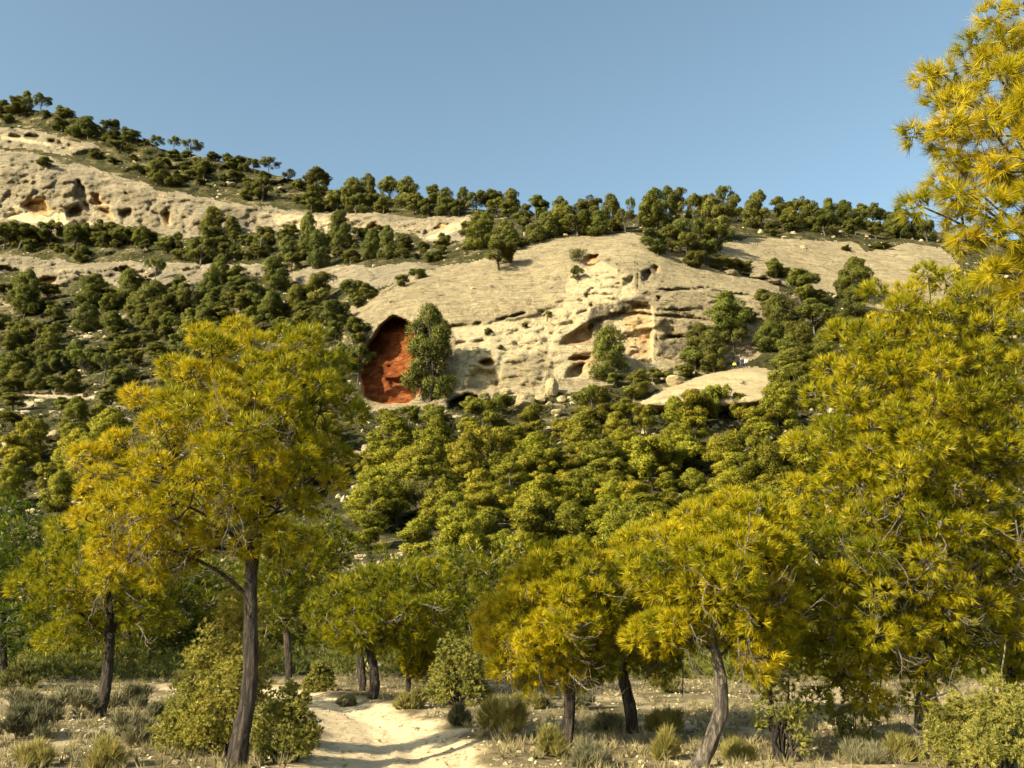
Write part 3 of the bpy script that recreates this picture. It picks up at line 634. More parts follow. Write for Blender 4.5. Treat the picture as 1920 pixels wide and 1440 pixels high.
def near_pine(label, Yd, trunk, crown, lobes=(60, 34, 60), tufts=40, nn=26, nlen=0.12, gold=0.55, thick=1.2, group=None, bark=None, dead=20, cones=0, col=(1, 1, 1), seed=1, limbs=8, shade_side=0.0, up=0.35):
    """trunk: [(px,py,radius_m)...]; crown: outline polygon in photo pixels; lobes=(count, rmin px, rmax px)"""
    rg = np.random.default_rng(seed)
    b0 = trunk[0]; base = at(b0[0], b0[1], Yd)
    gx, gy = float(base[0]), float(base[1])
    root = thing('pine_tree', label, 'tree', (gx, gy, gz(gx, gy) if Yd < 30 else float(base[2])), group)
    O = np.array(root.location)
    tp = [at(p[0], p[1], Yd) for p in trunk]; tr = [p[2] for p in trunk]
    tp = np.array(tp); tp[0][2] = min(tp[0][2], O[2]) - 0.15
    # resample trunk
    s = np.linspace(0, len(tp) - 1, 46); ii = np.arange(len(tp))
    TP = np.stack([np.interp(s, ii, tp[:, k]) for k in range(3)], -1)
    for _ in range(3): TP[1:-1] = (TP[:-2] + TP[2:] + 2 * TP[1:-1]) / 4
    TP[:, :2] += 0.35 * np.interp(s, ii, tr)[:, None] * np.stack([vnoise(np.stack([s * .5, s * 0, s * 0], -1), seed), vnoise(np.stack([s * .5, s * 0 + 9, s * 0], -1), seed)], -1)
    TR = np.interp(s, ii, tr) * .9; TR[0:4] *= (1.55, 1.3, 1.14, 1.05)
    mb = MB(); mb.tube(TP - O, TR, 22, 0, 0.30, seed)
    obj('trunk', mb.mesh('trunk', [bark or M_BARK]), root)
    # lobes
    nl, r0, r1 = lobes
    P = np.array(crown, float); x0, y0 = P.min(0); x1, y1 = P.max(0)
    cand = np.stack([rg.uniform(x0, x1, nl * 60), rg.uniform(y0, y1, nl * 60)], -1)
    rr = rg.uniform(r0, r1, len(cand)); sdv = sdf(crown, cand[:, 0], cand[:, 1])
    ok = sdv > rr * 0.60; cand, rr, sdv = cand[ok], rr[ok], sdv[ok]
    ck = mpp(Yd, 900)
    dm = np.minimum(sdv * 1.1, 260) * ck * thick
    dep = rg.uniform(-1, 1, len(cand)) * dm
    Cw = at(cand[:, 0], cand[:, 1], Yd + dep)
    chosen = [0] if len(cand) else []
    dmin = np.full(len(cand), 1e9)
    for _ in range(min(nl, len(cand)) - 1):
        dmin = np.minimum(dmin, np.linalg.norm(Cw - Cw[chosen[-1]], axis=1) / (rr * ck))
        chosen.append(int(np.argmax(dmin)))
    Cw, rw = Cw[chosen], rr[chosen] * ck
    ctr = Cw.mean(0)
    Vs, Ts = [], []; twig = MB(); tuftpos = []
    for i, (c, r) in enumerate(zip(Cw, rw)):
        k = max(8, int(2.6 * tufts * (rr[chosen[i]] / ((r0 + r1) / 2)) ** 2))
        d = unit(rg.normal(size=(k, 3)) + np.array([0, 0, 0.25]))
        rad = r * rg.uniform(0.45, 1.0, k)[:, None] ** 0.6
        p = c + d * rad * np.array([1, 1, 0.78])
        td = unit(d * 0.7 + np.array([0, 0, up]) + unit(p - ctr) * 0.25 + rg.normal(0, 0.38, (k, 3)))
        lobe_t = gold + rg.normal(0, 0.10) + 0.10 * (-(c[0] - ctr[0])) / (np.ptp(Cw[:, 0]) + .1) * 2 * shade_side  # left lobes golden, right ones darker green: side shade put into the tint
        V, t = blades(p, td, int(nn * .78), nlen * 1.02, 0.00082 * Yd, .78, rg, np.clip(lobe_t + rg.normal(0, 0.12, k), 0.02, 1))
        Vs.append(V); Ts.append(t)
        for q in range(0, k, 20):
            twig.tube(curve(c, p[q], 4, -0.05, rg, 0.10) - O, np.linspace(0.0007 * Yd, 0.00035 * Yd, 4), 3, 0.5)
    V = np.concatenate(Vs) - O; T = np.concatenate(Ts)
    cr = obj('crown', tri_mesh('crown', V, T, [M_NEEDLE]), root); cr.color = (*col, 1)
    obj('twig_mass', twig.mesh('twig_mass', [M_TWIG]), root, kind='stuff')
    # limbs: cluster lobes
    nlm = min(limbs, len(Cw)); cen = Cw[rg.choice(len(Cw), nlm, replace=False)]
    for _ in range(6):
        a_ = np.argmin(np.linalg.norm(Cw[:, None] - cen[None], axis=2), 1)
        cen = np.array([Cw[a_ == k].mean(0) if (a_ == k).any() else cen[k] for k in range(nlm)])
    zt = TP[:, 2]
    for k in range(nlm):
        mem = np.where(a_ == k)[0]
        if len(mem) == 0: continue
        L0 = np.linalg.norm(cen[k, :2] - TP[-1, :2])
        hz = cen[k, 2] - 0.7 * L0
        j = int(np.argmin(np.abs(zt - np.clip(hz, zt[int(46 * .45)], zt[-1])))); st = TP[j]
        mbk = MB(); rb = max(0.014, TR[j] * 0.36)
        main = curve(st, cen[k], 10, 0.06, rg, 0.05); mbk.tube(main - O, np.linspace(rb, rb * 0.45, 10), 7, 0, 0.15, seed + k)
        for m_ in mem:
            s0 = main[int(rg.integers(4, 10))]
            mbk.tube(curve(s0, Cw[m_], 6, -0.03, rg, 0.07) - O, np.linspace(rb * 0.45, 0.007, 6), 5)
        obj('branch', mbk.mesh('branch', [M_BARK]), root)
    # bare grey twigs
    if dead:
        mbd = MB()
        lo = Cw[np.argsort(Cw[:, 2])[:max(4, int(len(Cw) * 0.6))]]
        for _ in range(dead):
            c = lo[rg.integers(len(lo))]; c = c * 0.8 + np.array([ctr[0], ctr[1], c[2]]) * 0.2; c = c - np.array([0, rg.uniform(0.1, 0.6), 0])
            e = c + unit(rg.normal(size=3) + np.array([0, -0.4, -0.2])) * rg.uniform(0.25, 0.75) * (Yd / 12) ** 0.3
            mainl = curve(c, e, 7, -0.18, rg, 0.12); mbd.tube(mainl - O, np.linspace(0.0008 * Yd, 0.0004 * Yd, 7), 4)
            for _k in range(rg.integers(5, 10)):
                s0 = mainl[rg.integers(1, 6)]; e2 = s0 + unit((e - c) * 1.2 + rg.normal(0, .35, 3)) * rg.uniform(0.1, 0.35)
                mbd.tube(curve(s0, e2, 5, -0.2, rg, 0.15) - O, np.linspace(0.00045 * Yd, 0.0002 * Yd, 5), 3)
        obj('bare_twig_mass', mbd.mesh('bare_twig_mass', [M_TWIG]), root, kind='stuff')
    for q in range(cones):
        i = rg.integers(len(Cw)); c = Cw[i] + np.array([rg.uniform(-.5, .5) * rw[i], -rw[i] * 0.95, rg.uniform(-.6, .2) * rw[i]])
        mc = MB(); zz = np.linspace(0, -0.085, 9); rad = 0.026 * np.array([0.35, .8, 1, 1.02, .95, .82, .62, .38, .08])
        pts = np.stack([zz * 0.15, zz * 0, zz], -1); mc.tube(pts, rad, 10, 0, 0.35, seed + q)
        o = obj('pine_cone', mc.mesh('pine_cone', [M_TWIG]), root, loc=Vector((c - O).tolist()))
    return root

def bush(name, label, cat, px, py_base, w, h, Yd=None, m=None, leafl=0.05, leafw=0.012, n=260, stems=7, seed=1, col=(1, 1, 1), tint=0.5, group=None, upright=0.3, nn=14, puffs=26, puff_r=0.26, spread=1.1, z=None):
    rg = np.random.default_rng(seed)
    if Yd is None: Yd = gY(py_base)
    k = mpp(Yd, py_base); Wm, Hm = w * k, h * k
    b = at(px, py_base, Yd); gx, gy = float(b[0]), float(b[1])
    zz = gz(gx, gy) if z is None else z
    root = thing(name, label, cat, (gx, gy, zz), group)
    C0 = []; 
    for i in range(puffs):
        d = unit(rg.normal(size=3)); d[2] = abs(d[2]); r = rg.uniform(0.3, 1) ** 0.5
        C0.append(d * r * np.array([Wm * .5 * (1 - puff_r), Wm * .4 * (1 - puff_r), Hm * (1 - puff_r * .8)]) + np.array([0, 0, Hm * 0.12]))
    C0 = np.array(C0); Vs, Ts = [], []
    for c in C0:
        kk = max(6, n // puffs); d = unit(rg.normal(size=(kk, 3)) + np.array([0, 0, .3])); r = puff_r * min(Wm, Hm * 1.3) * rg.uniform(.6, 1.25)
        p = c + d * r * rg.uniform(.35, 1, kk)[:, None]; p[:, 2] = np.maximum(p[:, 2], 0.01)
        td = unit(d + np.array([0, 0, upright]) + rg.normal(0, .25, (kk, 3)))
        V, t = blades(p, td, nn, leafl, leafw, spread, rg, np.clip(tint + rg.normal(0, .1) + rg.normal(0, .15, kk), 0, 1)); Vs.append(V); Ts.append(t)
    f = obj('foliage', tri_mesh('foliage', np.concatenate(Vs), np.concatenate(Ts), [m or M_JUNIPER]), root); f.color = (*col, 1)
    if stems:
        mb = MB()
        for i in range(stems):
            c = C0[rg.integers(len(C0))]; mb.tube(curve((rg.normal(0, .03), rg.normal(0, .03), -0.05), c, 7, -0.05, rg, .08), np.linspace(0.022, 0.006, 7) * (Wm / 1.5) ** .5, 5)
        obj('stem', mb.mesh('stem', [M_BARK]), root)
    return root

# ------------------------------------------------------------------ distant pine prototypes (unit height)
def far_crown(seed, kind):
    rg = np.random.default_rng(seed)
    puffs = []
    if kind == 'r':      # rounded, foliage nearly to the ground
        for i in range(8):
            d = unit(rg.normal(size=3)); cc0 = np.array([0, 0, .50 + .06 * rg.normal()]) + d * np.array([.24, .24, .27]) * rg.uniform(.7, 1.1); R0 = rg.uniform(.12, .19)
            for j in range(8):
                d = unit(rg.normal(size=3) + np.array([0, 0, .15])); puffs.append((cc0 + d * R0 * np.array([1, 1, .8]) * rg.uniform(.5, 1), rg.uniform(.05, .09)))
    elif kind == 'c':    # taller with layered lumps
        for i in range(72):
            z = rg.uniform(.08, .93); rad = .36 * (1 - ((z - .35) / .68) ** 2 if z > .35 else .9) * rg.uniform(.35, 1); a = rg.uniform(0, 6.28)
            puffs.append((np.array([math.cos(a) * rad, math.sin(a) * rad, z]), rg.uniform(.065, .115)))
    elif kind == 'o':    # open umbrella on a visible trunk
        for i in range(22):
            a = rg.uniform(0, 6.28); rad = rg.uniform(.1, .42); z = .66 + .22 * (1 - (rad / .45) ** 2) * rg.uniform(.2, 1) - .1 * rg.random()
            puffs.append((np.array([math.cos(a) * rad, math.sin(a) * rad, z]), rg.uniform(.06, .12)))
        for i in range(5):
            a = rg.uniform(0, 6.28); puffs.append((np.array([math.cos(a) * .25, math.sin(a) * .25, rg.uniform(.4, .6)]), rg.uniform(.05, .08)))
    else:                # thin grey open crown
        for i in range(26):
            d = unit(rg.normal(size=3)); c = np.array([0, 0, .62]) + d * np.array([.42, .42, .27]) * rg.uniform(.4, 1); puffs.append((c, rg.uniform(.08, .15)))
    Vs, Ts, Ns = [], [], []
    for c, r in puffs:
        k = int({'g': 6000, 'o': 15000, 'r': 18000}.get(kind, 13000) * r * r) + 20
        d = unit(rg.normal(size=(k, 3)) + np.array([0, 0, .35])); p = c + d * r * (rg.uniform(.35, 1, k) ** .5 + np.abs(rg.normal(0, .16, k)))[:, None] * np.array([1, 1, .80])
        td = unit(d + np.array([0, 0, .45]) + rg.normal(0, .3, (k, 3)))
        V, t = blades(p, td, 5, .046, .0075, .85, rg, np.clip(.5 + rg.normal(0, .10) + rg.normal(0, .16, k), 0, 1)); Vs.append(V); Ts.append(t)
        Ns.append(unit(unit(V - c) * 0.6 + unit(V - np.array([0, 0, .4])) * .45 + rg.normal(0, .30, V.shape)))
    V = np.concatenate(Vs); N = np.concatenate(Ns)
    me = tri_mesh('crown', V, np.concatenate(Ts), [M_FAR])
    me.polygons.foreach_set('use_smooth', np.ones(len(me.polygons), bool))
    me.normals_split_custom_set_from_vertices(N.tolist())
    mb = MB(); lean = rg.normal(0, .03, 2)
    zt = {'r': .7, 'c': .9, 'o': .72, 'g': .55}[kind]
    tz = np.linspace(-.06, zt, 9); mb.tube(np.stack([lean[0] * np.sin(tz * 5), lean[1] * np.sin(tz * 4), tz], -1), np.linspace(.026, .010, 9), 7, 0, .15, seed)
    for i in range(0, len(puffs), 3 if kind in 'rc' else 1):
        c = puffs[i][0]; z0 = min(zt * .95, max(.18, c[2] - .22)); mb.tube(curve((lean[0] * math.sin(z0 * 5), lean[1] * math.sin(z0 * 4), z0), c, 5, -.04, rg, .05), np.linspace(.006, .002, 5), 4)
    return me, mb.mesh('trunk', [M_FARBARK])
PROTO = {k: [far_crown(100 * j + ord(k), k) for j in range(n)] for k, n in (('r', 6), ('c', 5), ('o', 3), ('g', 2))}
LOOK = {'r': 'rounded', 'c': 'tall layered', 'o': 'open umbrella-shaped', 'g': 'thin grey'}
REGIONS = []
def region(px, py):
    if py < sky_row(px) + 28 and px < 620: return 'on the skyline of the left ridge'
    if px < 640 and py < 402: return 'in the scrub above the long cliff'
    if py < 450 and px < 1190: return 'in the wooded crest left of the dome top'
    if py < 455: return 'in the wooded crest above the bare slab'
    if px < 660 and py < 505: return 'on the slope just under the long cliff'
    if px < 680 and py < 640: return 'on the left slope beside the broken ledges'
    if px < 680 and py < 780: return 'on the lower left slope around the track'
    if px < 680: return 'in the wood at the left edge'
    if px < 1200 and py < 720: return 'standing on the ledges of the big dome'
    if py < 720: return 'among the rocks right of the dome wall'
    if py < 800: return 'at the foot of the rock dome'
    if py < 880: return 'in the upper wood below the dome'
    if py < 960: return 'in the middle of the wood below the dome'
    return 'in the lower wood behind the front pines'
TREES = []
def far_tree(cx, top, base, w, kind='r', col=None):
    TREES.append((cx, top, base, w, kind, col))
def L1(lst):
    for t in lst: far_tree(t[0] * .3646, 140 + t[1] * .3646, 140 + t[2] * .3646, t[3] * .3646, t[4] if len(t) > 4 else 'r')
def L2(lst):
    for t in lst: far_tree(640 + t[0] * .34375, 300 + t[1] * .34375, 300 + t[2] * .34375, t[3] * .34375, t[4] if len(t) > 4 else 'r')
def L3(lst):
    for t in lst: far_tree(1140 + t[0] * .34375, 300 + t[1] * .34375, 300 + t[2] * .34375, t[3] * .34375, t[4] if len(t) > 4 else 'r')
def L4(lst):
    for t in lst: far_tree(t[0] * .25, 460 + t[1] * .25, 460 + t[2] * .25, t[3] * .25, t[4] if len(t) > 4 else 'r')
def L5(lst):
    for t in lst: far_tree(660 + t[0] * .25, 680 + t[1] * .25, 680 + t[2] * .25, t[3] * .25, t[4] if len(t) > 4 else 'r')
def L6(lst):
    for t in lst: far_tree(1060 + t[0] * .25, 680 + t[1] * .25, 680 + t[2] * .25, t[3] * .25, t[4] if len(t) > 4 else 'r')
L1([(60, 90, 205, 110), (130, 82, 195, 60, 'c'), (205, 88, 205, 95, 'o'), (335, 152, 225, 105), (235, 180, 218, 45), (450, 200, 315, 125), (565, 225, 305, 95), (670, 255, 350, 105), (805, 312, 388, 85, 'o'), (978, 325, 418, 100, 'o'),
    (1100, 402, 445, 80), (1165, 395, 445, 60), (1245, 408, 475, 70), (1300, 425, 482, 70), (1378, 418, 505, 100, 'o'), (1485, 483, 540, 80, 'o'), (1620, 465, 590, 150), (1730, 545, 705, 130), (1600, 600, 705, 110), (1810, 528, 630, 90),
    (1890, 512, 630, 80, 'c'), (1190, 420, 495, 80), (800, 440, 575, 120), (1045, 430, 535, 110), (1350, 520, 650, 110), (20, 190, 250, 80), (310, 225, 295, 110), (0, 120, 200, 80), (1660, 620, 705, 110), (1830, 600, 700, 110), (890, 300, 400, 60, 'o'),
    (250, 430, 485, 110), (1905, 600, 700, 90), (740, 330, 375, 60), (1530, 540, 600, 70), (380, 260, 325, 80), (560, 290, 350, 90), (900, 395, 445, 90), (1000, 440, 500, 80),
    (1085, 680, 840, 110, 'c'), (1030, 820, 940, 150), (870, 790, 930, 100), (790, 925, 1075, 100, 'o'), (650, 770, 875, 90), (720, 780, 880, 90), (1340, 780, 900, 150), (1575, 710, 905, 85, 'c'), (1480, 830, 965, 90, 'c'),
    (1640, 790, 1000, 110, 'c'), (1745, 690, 905, 110, 'c'), (1905, 800, 950, 80, 'c'), (1130, 930, 1085, 90, 'c'), (1080, 985, 1155, 90), (1220, 980, 1095, 110), (1410, 930, 1115, 130, 'c'), (1330, 1050, 1205, 130), (1400, 1120, 1245, 130),
    (1500, 900, 1010, 80), (480, 1030, 1185, 120, 'c'), (110, 1020, 1185, 120, 'c'), (560, 1120, 1235, 100), (770, 1060, 1245, 150, 'c'), (930, 1030, 1135, 90), (870, 1120, 1255, 110), (1240, 1100, 1225, 110), (1660, 1010, 1205, 170),
    (1570, 1130, 1245, 130), (1830, 1035, 1165, 130), (1710, 1145, 1340, 190), (1820, 1240, 1410, 140), (1835, 1360, 1600, 130), (1100, 1160, 1260, 120), (1290, 1180, 1290, 100), (260, 740, 860, 130), (380, 760, 870, 120), (90, 745, 850, 150), (500, 810, 880, 90), (1200, 880, 960, 100), (1270, 900, 960, 70), (1150, 860, 940, 80),
    (20, 760, 880, 120), (180, 790, 880, 100), (600, 800, 890, 90), (990, 850, 960, 90), (1560, 880, 960, 70)])
L2([(150, 85, 240, 55, 'c'), (60, 95, 250, 110), (20, 130, 300, 70), (265, 85, 250, 130), (360, 92, 260, 130), (230, 200, 290, 110), (480, 115, 270, 120), (400, 170, 300, 120), (470, 200, 310, 100), (560, 150, 300, 110), (590, 190, 310, 110),
    (670, 140, 260, 70, 'c'), (640, 210, 310, 100), (740, 160, 300, 110), (820, 150, 290, 120), (930, 150, 290, 90, 'c'), (850, 200, 320, 110), (910, 210, 320, 100), (1065, 195, 320, 130), (980, 230, 340, 110), (1200, 200, 340, 100), (1290, 240, 420, 170),
    (1350, 190, 330, 150), (1190, 250, 410, 140), (1120, 280, 430, 110), (1480, 190, 390, 130), (1400, 280, 410, 130), (1550, 250, 400, 110, 'o'), (760, 270, 480, 150, 'c'), (900, 330, 480, 140), (1060, 340, 450, 110), (980, 420, 480, 70),
    (860, 420, 540, 170), (960, 430, 490, 90), (165, 370, 540, 90, 'c'), (245, 360, 545, 90, 'c'), (340, 400, 500, 90), (500, 480, 560, 110), (440, 440, 520, 80), (420, 590, 650, 100), (340, 620, 690, 90),
    (700, 320, 440, 110), (1010, 300, 400, 90), (560, 390, 470, 70), (60, 640, 790, 150, 'o'), (160, 670, 760, 120), (110, 720, 800, 120),
    (480, 825, 1320, 255, 'c'), (1460, 920, 1190, 190, 'c'), (1300, 480, 570, 120, 'g'), (1285, 570, 665, 70), (1125, 820, 880, 50), (800, 915, 960, 50), (1000, 885, 915, 40), (860, 1000, 1030, 40), (1600, 1120, 1240, 180), (1700, 1140, 1230, 120), (1500, 1150, 1240, 110), (1800, 1150, 1220, 100), (1880, 1100, 1190, 90)])
L3([(270, 140, 400, 160), (340, 150, 390, 120), (400, 135, 320, 100), (230, 180, 400, 130), (120, 180, 330, 50, 'o'), (640, 115, 300, 100, 'o'), (540, 160, 330, 100), (470, 160, 330, 90), (590, 200, 430, 190), (700, 180, 340, 110), (840, 150, 370, 130),
    (780, 220, 370, 110), (950, 190, 340, 130), (1050, 190, 340, 100), (1110, 220, 370, 140), (1000, 260, 380, 110), (1210, 205, 350, 90, 'c'), (1300, 220, 370, 120), (1380, 230, 360, 110), (1180, 280, 390, 130), (1450, 230, 400, 110), (1520, 260, 400, 100),
    (1590, 255, 430, 120), (1560, 310, 420, 110), (1680, 280, 430, 120), (1740, 320, 450, 100), (1350, 310, 410, 110), (1460, 330, 430, 100), (960, 300, 390, 100), (890, 330, 400, 70), (450, 280, 510, 170, 'o'), (540, 300, 500, 150), (600, 330, 525, 170, 'o'),
    (270, 350, 470, 160), (350, 340, 480, 150), (430, 380, 580, 160, 'o'), (530, 420, 560, 150), (480, 490, 590, 130), (620, 530, 600, 120), (700, 530, 610, 110), (760, 550, 610, 100), (900, 530, 640, 110), (960, 570, 650, 90), (1310, 470, 500, 70), (1500, 455, 490, 130), (890, 380, 415, 70), (420, 420, 500, 120),
    (1050, 590, 790, 190), (850, 705, 830, 130), (1370, 535, 770, 170, 'c'), (1300, 600, 760, 110), (1350, 690, 860, 140), (650, 725, 960, 230), (930, 740, 960, 190), (1130, 750, 960, 180), (890, 880, 1050, 160), (960, 940, 1080, 200), (1060, 850, 1060, 160),
    (510, 900, 1110, 160, 'c'), (580, 940, 1160, 170), (480, 1010, 1170, 140), (680, 900, 1090, 160, 'o'), (940, 1020, 1150, 200), (1030, 1010, 1180, 170), (1200, 830, 1000, 150), (1100, 1080, 1210, 150), (1280, 840, 990, 130), (1180, 950, 1150, 160), (1020, 1110, 1250, 170), (760, 800, 900, 110), (420, 1110, 1200, 120)])
L4([(180, 200, 520, 160, 'c'), (680, 220, 460, 190, 'c'), (830, 350, 470, 120), (640, 430, 600, 200), (870, 460, 640, 200), (420, 440, 560, 130), (350, 400, 500, 150), (260, 560, 720, 180), (420, 570, 730, 130), (70, 640, 860, 200), (60, 780, 970, 240), (230, 740, 960, 190), (330, 700, 950, 180), (440, 760, 980, 160),
    (600, 750, 1010, 210, 'o'), (770, 780, 1040, 170, 'o'), (950, 670, 780, 170), (980, 750, 900, 160), (850, 650, 770, 120), (1330, 650, 800, 150), (1240, 590, 720, 130), (1140, 750, 850, 140), (1100, 370, 600, 210), (1010, 350, 520, 130), (1180, 420, 620, 160), (1280, 500, 700, 160), (1420, 480, 660, 160), (1530, 430, 620, 160),
    (100, 1000, 1090, 220), (280, 980, 1060, 180), (420, 980, 1090, 200), (460, 1130, 1250, 110), (560, 1150, 1400, 190, 'c'), (730, 1200, 1350, 170), (80, 1240, 1330, 190), (200, 1290, 1600, 250, 'c'), (60, 1400, 1650, 240), (500, 1350, 1560, 200), (800, 1250, 1600, 340), (560, 1400, 1750, 260, 'c'), (620, 1560, 1900, 300),
    (100, 1100, 1230, 200), (20, 1000, 1180, 140), (840, 1080, 1180, 180), (760, 1110, 1200, 120), (950, 1130, 1250, 150), (160, 1500, 1820, 260), (40, 1650, 1950, 240), (330, 1600, 1850, 160), (430, 1720, 2000, 240), (900, 900, 1080, 190)])
L5([(290, 320, 480, 180), (430, 300, 460, 150), (640, 280, 500, 220), (620, 460, 860, 320), (300, 430, 720, 340), (440, 690, 870, 230), (980, 220, 520, 300), (1130, 210, 420, 200), (900, 400, 560, 200), (1060, 380, 560, 160), (1390, 310, 560, 250), (1180, 460, 640, 220), (850, 570, 960, 290, 'r'), (1040, 470, 930, 330, 'o'),
    (700, 840, 1000, 210), (1230, 560, 760, 200), (1380, 560, 800, 300), (1560, 400, 600, 150), (1720, 410, 660, 260), (1800, 150, 430, 300), (1850, 600, 800, 300), (1500, 620, 860, 220), (530, 860, 1200, 350, 'g'), (330, 940, 1200, 200, 'g'), (1180, 770, 1000, 260), (980, 930, 1190, 300), (770, 1020, 1200, 260), (1400, 700, 980, 260),
    (1350, 880, 1060, 260), (1560, 880, 1100, 300), (1700, 850, 1140, 300), (1850, 820, 1100, 260), (1050, 1120, 1400, 340), (1400, 1000, 1400, 380), (820, 1180, 1500, 400), (560, 1180, 1480, 330), (1650, 1090, 1350, 300), (1230, 1250, 1550, 350), (1850, 1080, 1300, 260), (150, 960, 1300, 300), (200, 560, 760, 200), (160, 660, 900, 260), (300, 680, 880, 220), (1130, 640, 800, 180), (1650, 700, 900, 200)])
L6([(200, 140, 430, 320), (470, 260, 440, 210), (390, 400, 610, 230), (130, 400, 640, 270), (610, 290, 560, 200), (930, 180, 480, 340), (1150, 120, 470, 200), (1290, 210, 440, 160), (830, 270, 560, 240), (980, 420, 640, 280), (650, 520, 960, 300), (860, 540, 820, 220), (1050, 600, 700, 110), (960, 620, 830, 180),
    (450, 500, 720, 220), (220, 550, 720, 240), (330, 660, 840, 240), (450, 680, 880, 200), (1180, 600, 900, 260), (1310, 500, 930, 320, 'o'), (1520, 600, 980, 270), (1500, 420, 620, 250), (1430, 300, 560, 280), (1600, 160, 430, 330), (1750, 60, 330, 300), (780, 790, 1000, 180), (320, 800, 1080, 260), (480, 840, 1060, 180),
    (370, 920, 1200, 260), (620, 1000, 1260, 330), (760, 970, 1180, 220), (200, 1090, 1300, 200), (80, 870, 1180, 250), (960, 830, 1000, 200), (1130, 820, 1000, 220), (1370, 900, 1080, 260), (300, 1190, 1400, 260), (500, 1170, 1370, 240), (1560, 950, 1200, 280)])
# a second rank of trees filling the lower wood
rf = np.random.default_rng(3)
for i in range(46):
    x = rf.uniform(680, 1520); y = rf.uniform(850, 1020)
    if x < 760 and y < 830: continue
    far_tree(x, y - rf.uniform(46, 66) * (y / 900), y, rf.uniform(60, 90), 'r')
for i in range(6):
    x = rf.uniform(560, 1500); y = rf.uniform(1010, 1130); far_tree(x, y - rf.uniform(70, 105), y, rf.uniform(70, 110), 'r')
for i in range(3):
    x = rf.uniform(-20, 420); y = rf.uniform(960, 1120); far_tree(x, y - rf.uniform(70, 105), y, rf.uniform(70, 110), 'r')
rf = np.random.default_rng(31)
def fill(n, x0, x1, y0, y1, h0, h1, test):
    c = 0
    while c < n:
        x, y = rf.uniform(x0, x1), rf.uniform(y0, y1)
        if not test(x, y): continue
        hh = rf.uniform(h0, h1); far_tree(x, y, y + 0, 0) if False else far_tree(x, y - hh, y, hh * rf.uniform(1.1, 1.6), 'r'); c += 1
clf = lambda x, y: sdf(CLIFF, np.array([x]), np.array([y]))[0] < -4 and sdf(LBAND, np.array([x]), np.array([y]))[0] < -2 and sdf(LEDGE, np.array([x]), np.array([y]))[0] < 0 and sdf(BAND2, np.array([x]), np.array([y]))[0] < 0 and sdf(DOME, np.array([x]), np.array([y]))[0] < -6
fill(34, 90, 640, 265, 390, 12, 24, lambda x, y: y > sky_row(x) + 8 and clf(x, y))
fill(60, -10, 660, 435, 500, 14, 28, clf)
fill(70, -10, 640, 545, 730, 22, 35, clf)
for i in range(34):
    x, y = rf.uniform(-10, 640), rf.uniform(560, 760)
    if clf(x, y): hh = rf.uniform(40, 58); far_tree(x, y - hh, y, hh * .75, 'c')
for i in range(16):
    x, y = rf.uniform(60, 640), rf.uniform(440, 520)
    if clf(x, y): hh = rf.uniform(28, 44); far_tree(x, y - hh, y, hh * .7, 'c')
fill(16, 640, 900, 405, 500, 12, 24, clf)
rf = np.random.default_rng(77)
for i in range(16):
    x, y = rf.uniform(120, 690), rf.uniform(790, 1010); far_tree(x, y - rf.uniform(55, 80), y, rf.uniform(60, 85), 'r')
for i in range(18):
    x = rf.uniform(1480, 2250); y = rf.uniform(560, 1020); far_tree(x, y - (28 + (y - 500) * .08) * rf.uniform(.9, 1.2), y, (30 + (y - 500) * .09) * rf.uniform(.8, 1.2), 'c')
print('far trees', len(TREES))
ORD = ['first', 'second', 'third', 'fourth', 'fifth', 'sixth', 'seventh', 'eighth', 'ninth', 'tenth', 'eleventh', 'twelfth', 'thirteenth', 'fourteenth', 'fifteenth', 'sixteenth', 'seventeenth', 'eighteenth', 'nineteenth', 'twentieth']
def ordn(i):
    if i < 20: return ORD[i]
    tens = ['twenty', 'thirty', 'forty', 'fifty', 'sixty'][(i + 1) // 10 - 2]; u = (i + 1) % 10
    return {'twenty': 'twentieth', 'thirty': 'thirtieth', 'forty': 'fortieth', 'fifty': 'fiftieth', 'sixty': 'sixtieth'}[tens] if u == 0 else tens + '-' + ORD[u - 1]
cnt = {}
rt = np.random.default_rng(5)
SPECIAL = {(805, 760): 'big layered pine standing right before the red cave mouth'}
